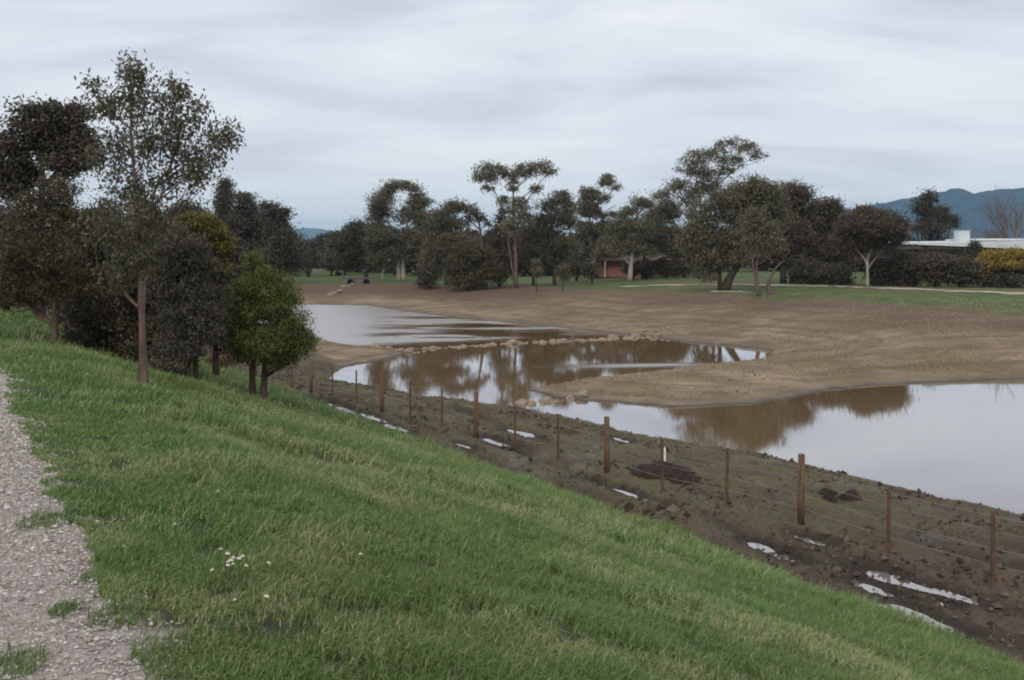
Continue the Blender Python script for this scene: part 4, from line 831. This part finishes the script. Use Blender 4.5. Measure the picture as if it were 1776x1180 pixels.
for f in ((0, 2, 3, 1), (4, 5, 7, 6), (1, 3, 7, 5), (0, 4, 6, 2), (0, 1, 5, 4), (2, 6, 7, 3)): mb.q.append(f)
roof = mb.build('roof', ROOFW, bd)
mb = MB(); mb.box(((1692 - 888) * k - (xl + xr) / 2, 4, z0 + .95), (1.5, 1.5, 1.6)); mb.box(((1692 - 888) * k - (xl + xr) / 2, 4, z0 + 1.79), (1.62, 1.62, .08)); mb.build('roof_box', ROOFW, roof)
mb = MB(); mb.box((hw - 2.6, 9, z0 + .62), (8, 8, .3)); mb.build('upper_roof', ROOFW, roof)
for i in range(6):
    mb = MB(); mb.box((-hw + 8 + i * 2.2 + 1.2, 1.46, 2.0), (1.4, .06, 1.1)); mb.build('window', GLASS, bd)
Yb = 158.0; k = Yb / F; xc = (1105 - 888) * k; g = gz(xc, Yb)
hs = empty('brick_house', (xc, Yb, g), 'red brick house glimpsed under the gum branches', 'house')
mb = MB(); mb.box((0, 4, 1.4), (14, 8, 2.8)); mb.build('wall', BRICK, hs)
mb = MB(); b0 = 0; mb.v = [(-7.6, -1.3, 2.8), (7.6, -1.3, 2.8), (7.6, 9, 2.8), (-7.6, 9, 2.8), (-4, 3.8, 3.9), (4, 3.8, 3.9), (-7.6, -1.3, 2.62), (7.6, -1.3, 2.62), (7.6, 9, 2.62), (-7.6, 9, 2.62)]
mb.q = [(0, 1, 5, 4), (2, 3, 4, 5), (6, 9, 8, 7), (0, 6, 7, 1), (1, 7, 8, 2), (2, 8, 9, 3), (3, 9, 6, 0)]; mb.t = [(1, 2, 5), (3, 0, 4)]; mb.build('roof', TILE, hs)
for x_ in (-5.2, -1.4, 2.6, 6.6):
    mb = MB(); mb.box((x_, -1.1, 1.3), (.22, .22, 2.62)); mb.build('porch_post', BM['pale'], hs)
for x_ in (-1.2, 3.6):
    fr = MB(); fr.box((x_, -.03, 1.5), (2.0, .05, 1.4)); w_ = fr.build('window', ROOFW, hs); mb = MB(); mb.box((x_, -.07, 1.5), (1.8, .04, 1.2)); mb.build('pane', GLASS, w_)

# ------------------------------------------------------------------ hills
def hills(name, Yh, prof, depth, matc, label, seed):
    px = np.linspace(prof[0][0], prof[-1][0], 260); py = np.interp(px, [p[0] for p in prof], [p[1] for p in prof])
    py = py + (fbm(px * .08, px * 0 + 3, seed, 5) - .5) * 5 + 2.5 + (fbm(px * .5, px * 0, seed + 3, 3) - .5) * 2.2
    n = 40; V = np.empty((n, 260, 3))
    for j in range(n):
        f = j / (n - 1); yy = Yh - depth * (1 - f); x = (px - 888) / F * Yh
        top = ZC - (py - HOR) / F * Yh
        hgt = np.maximum(top, 0) * (f ** 1.1) * (.8 + .4 * fbm(x * .006, x * 0 + f * 7, seed + 7) * (1 - f) + .2 * f)
        hgt = hgt + (rng.uniform(-1, 1, 260) * Yh * .0009) * (0 < j < n - 1)
        V[j, :, 0] = x; V[j, :, 1] = yy; V[j, :, 2] = np.minimum(hgt, np.maximum(top, 0)) + (-3 if j == 0 else 0)
    ii = (np.arange(n - 1)[:, None] * 260 + np.arange(259)[None]).ravel()
    tag(mesh_np(name, V.reshape(-1, 3), np.stack([ii, ii + 1, ii + 261, ii + 260], 1), matc), label, 'hills', kind='structure')
def forest(name, a, c, s):
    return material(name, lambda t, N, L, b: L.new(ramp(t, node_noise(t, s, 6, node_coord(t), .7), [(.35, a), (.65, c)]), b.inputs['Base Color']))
hills('hills', 3200, [(900, 440), (1250, 420), (1400, 385), (1470, 362), (1530, 350), (1600, 336), (1650, 326), (1672, 326), (1690, 334), (1730, 326), (1776, 324), (1900, 326), (2100, 340), (2300, 400)], 900, forest('hill_forest_hazed', (.010, .026, .044), (.030, .056, .080), .02), 'haze-blue forested ridge on the right skyline', 120)  # blue of the distant air is put into the forest colour too
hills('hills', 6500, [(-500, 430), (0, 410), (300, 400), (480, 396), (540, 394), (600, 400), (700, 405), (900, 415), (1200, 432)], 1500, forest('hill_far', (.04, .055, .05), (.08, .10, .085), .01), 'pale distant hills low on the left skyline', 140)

# ------------------------------------------------------------------ haze
mb = MB(); mb.box((0, 4000, 135), (17000, 9000, 280)); 
hm = bpy.data.materials.new('haze'); hm.use_nodes = True; t = hm.node_tree; t.nodes.remove(t.nodes['Principled BSDF'])
pv = t.nodes.new('ShaderNodeVolumePrincipled'); pv.inputs['Color'].default_value = (.42, .72, 1, 1); pv.inputs['Density'].default_value = 1.25e-4; pv.inputs['Anisotropy'].default_value = .2
t.links.new(pv.outputs[0], t.nodes['Material Output'].inputs['Volume'])
tag(mb.build('haze', hm), 'thin blue haze in the air', 'haze', kind='stuff')
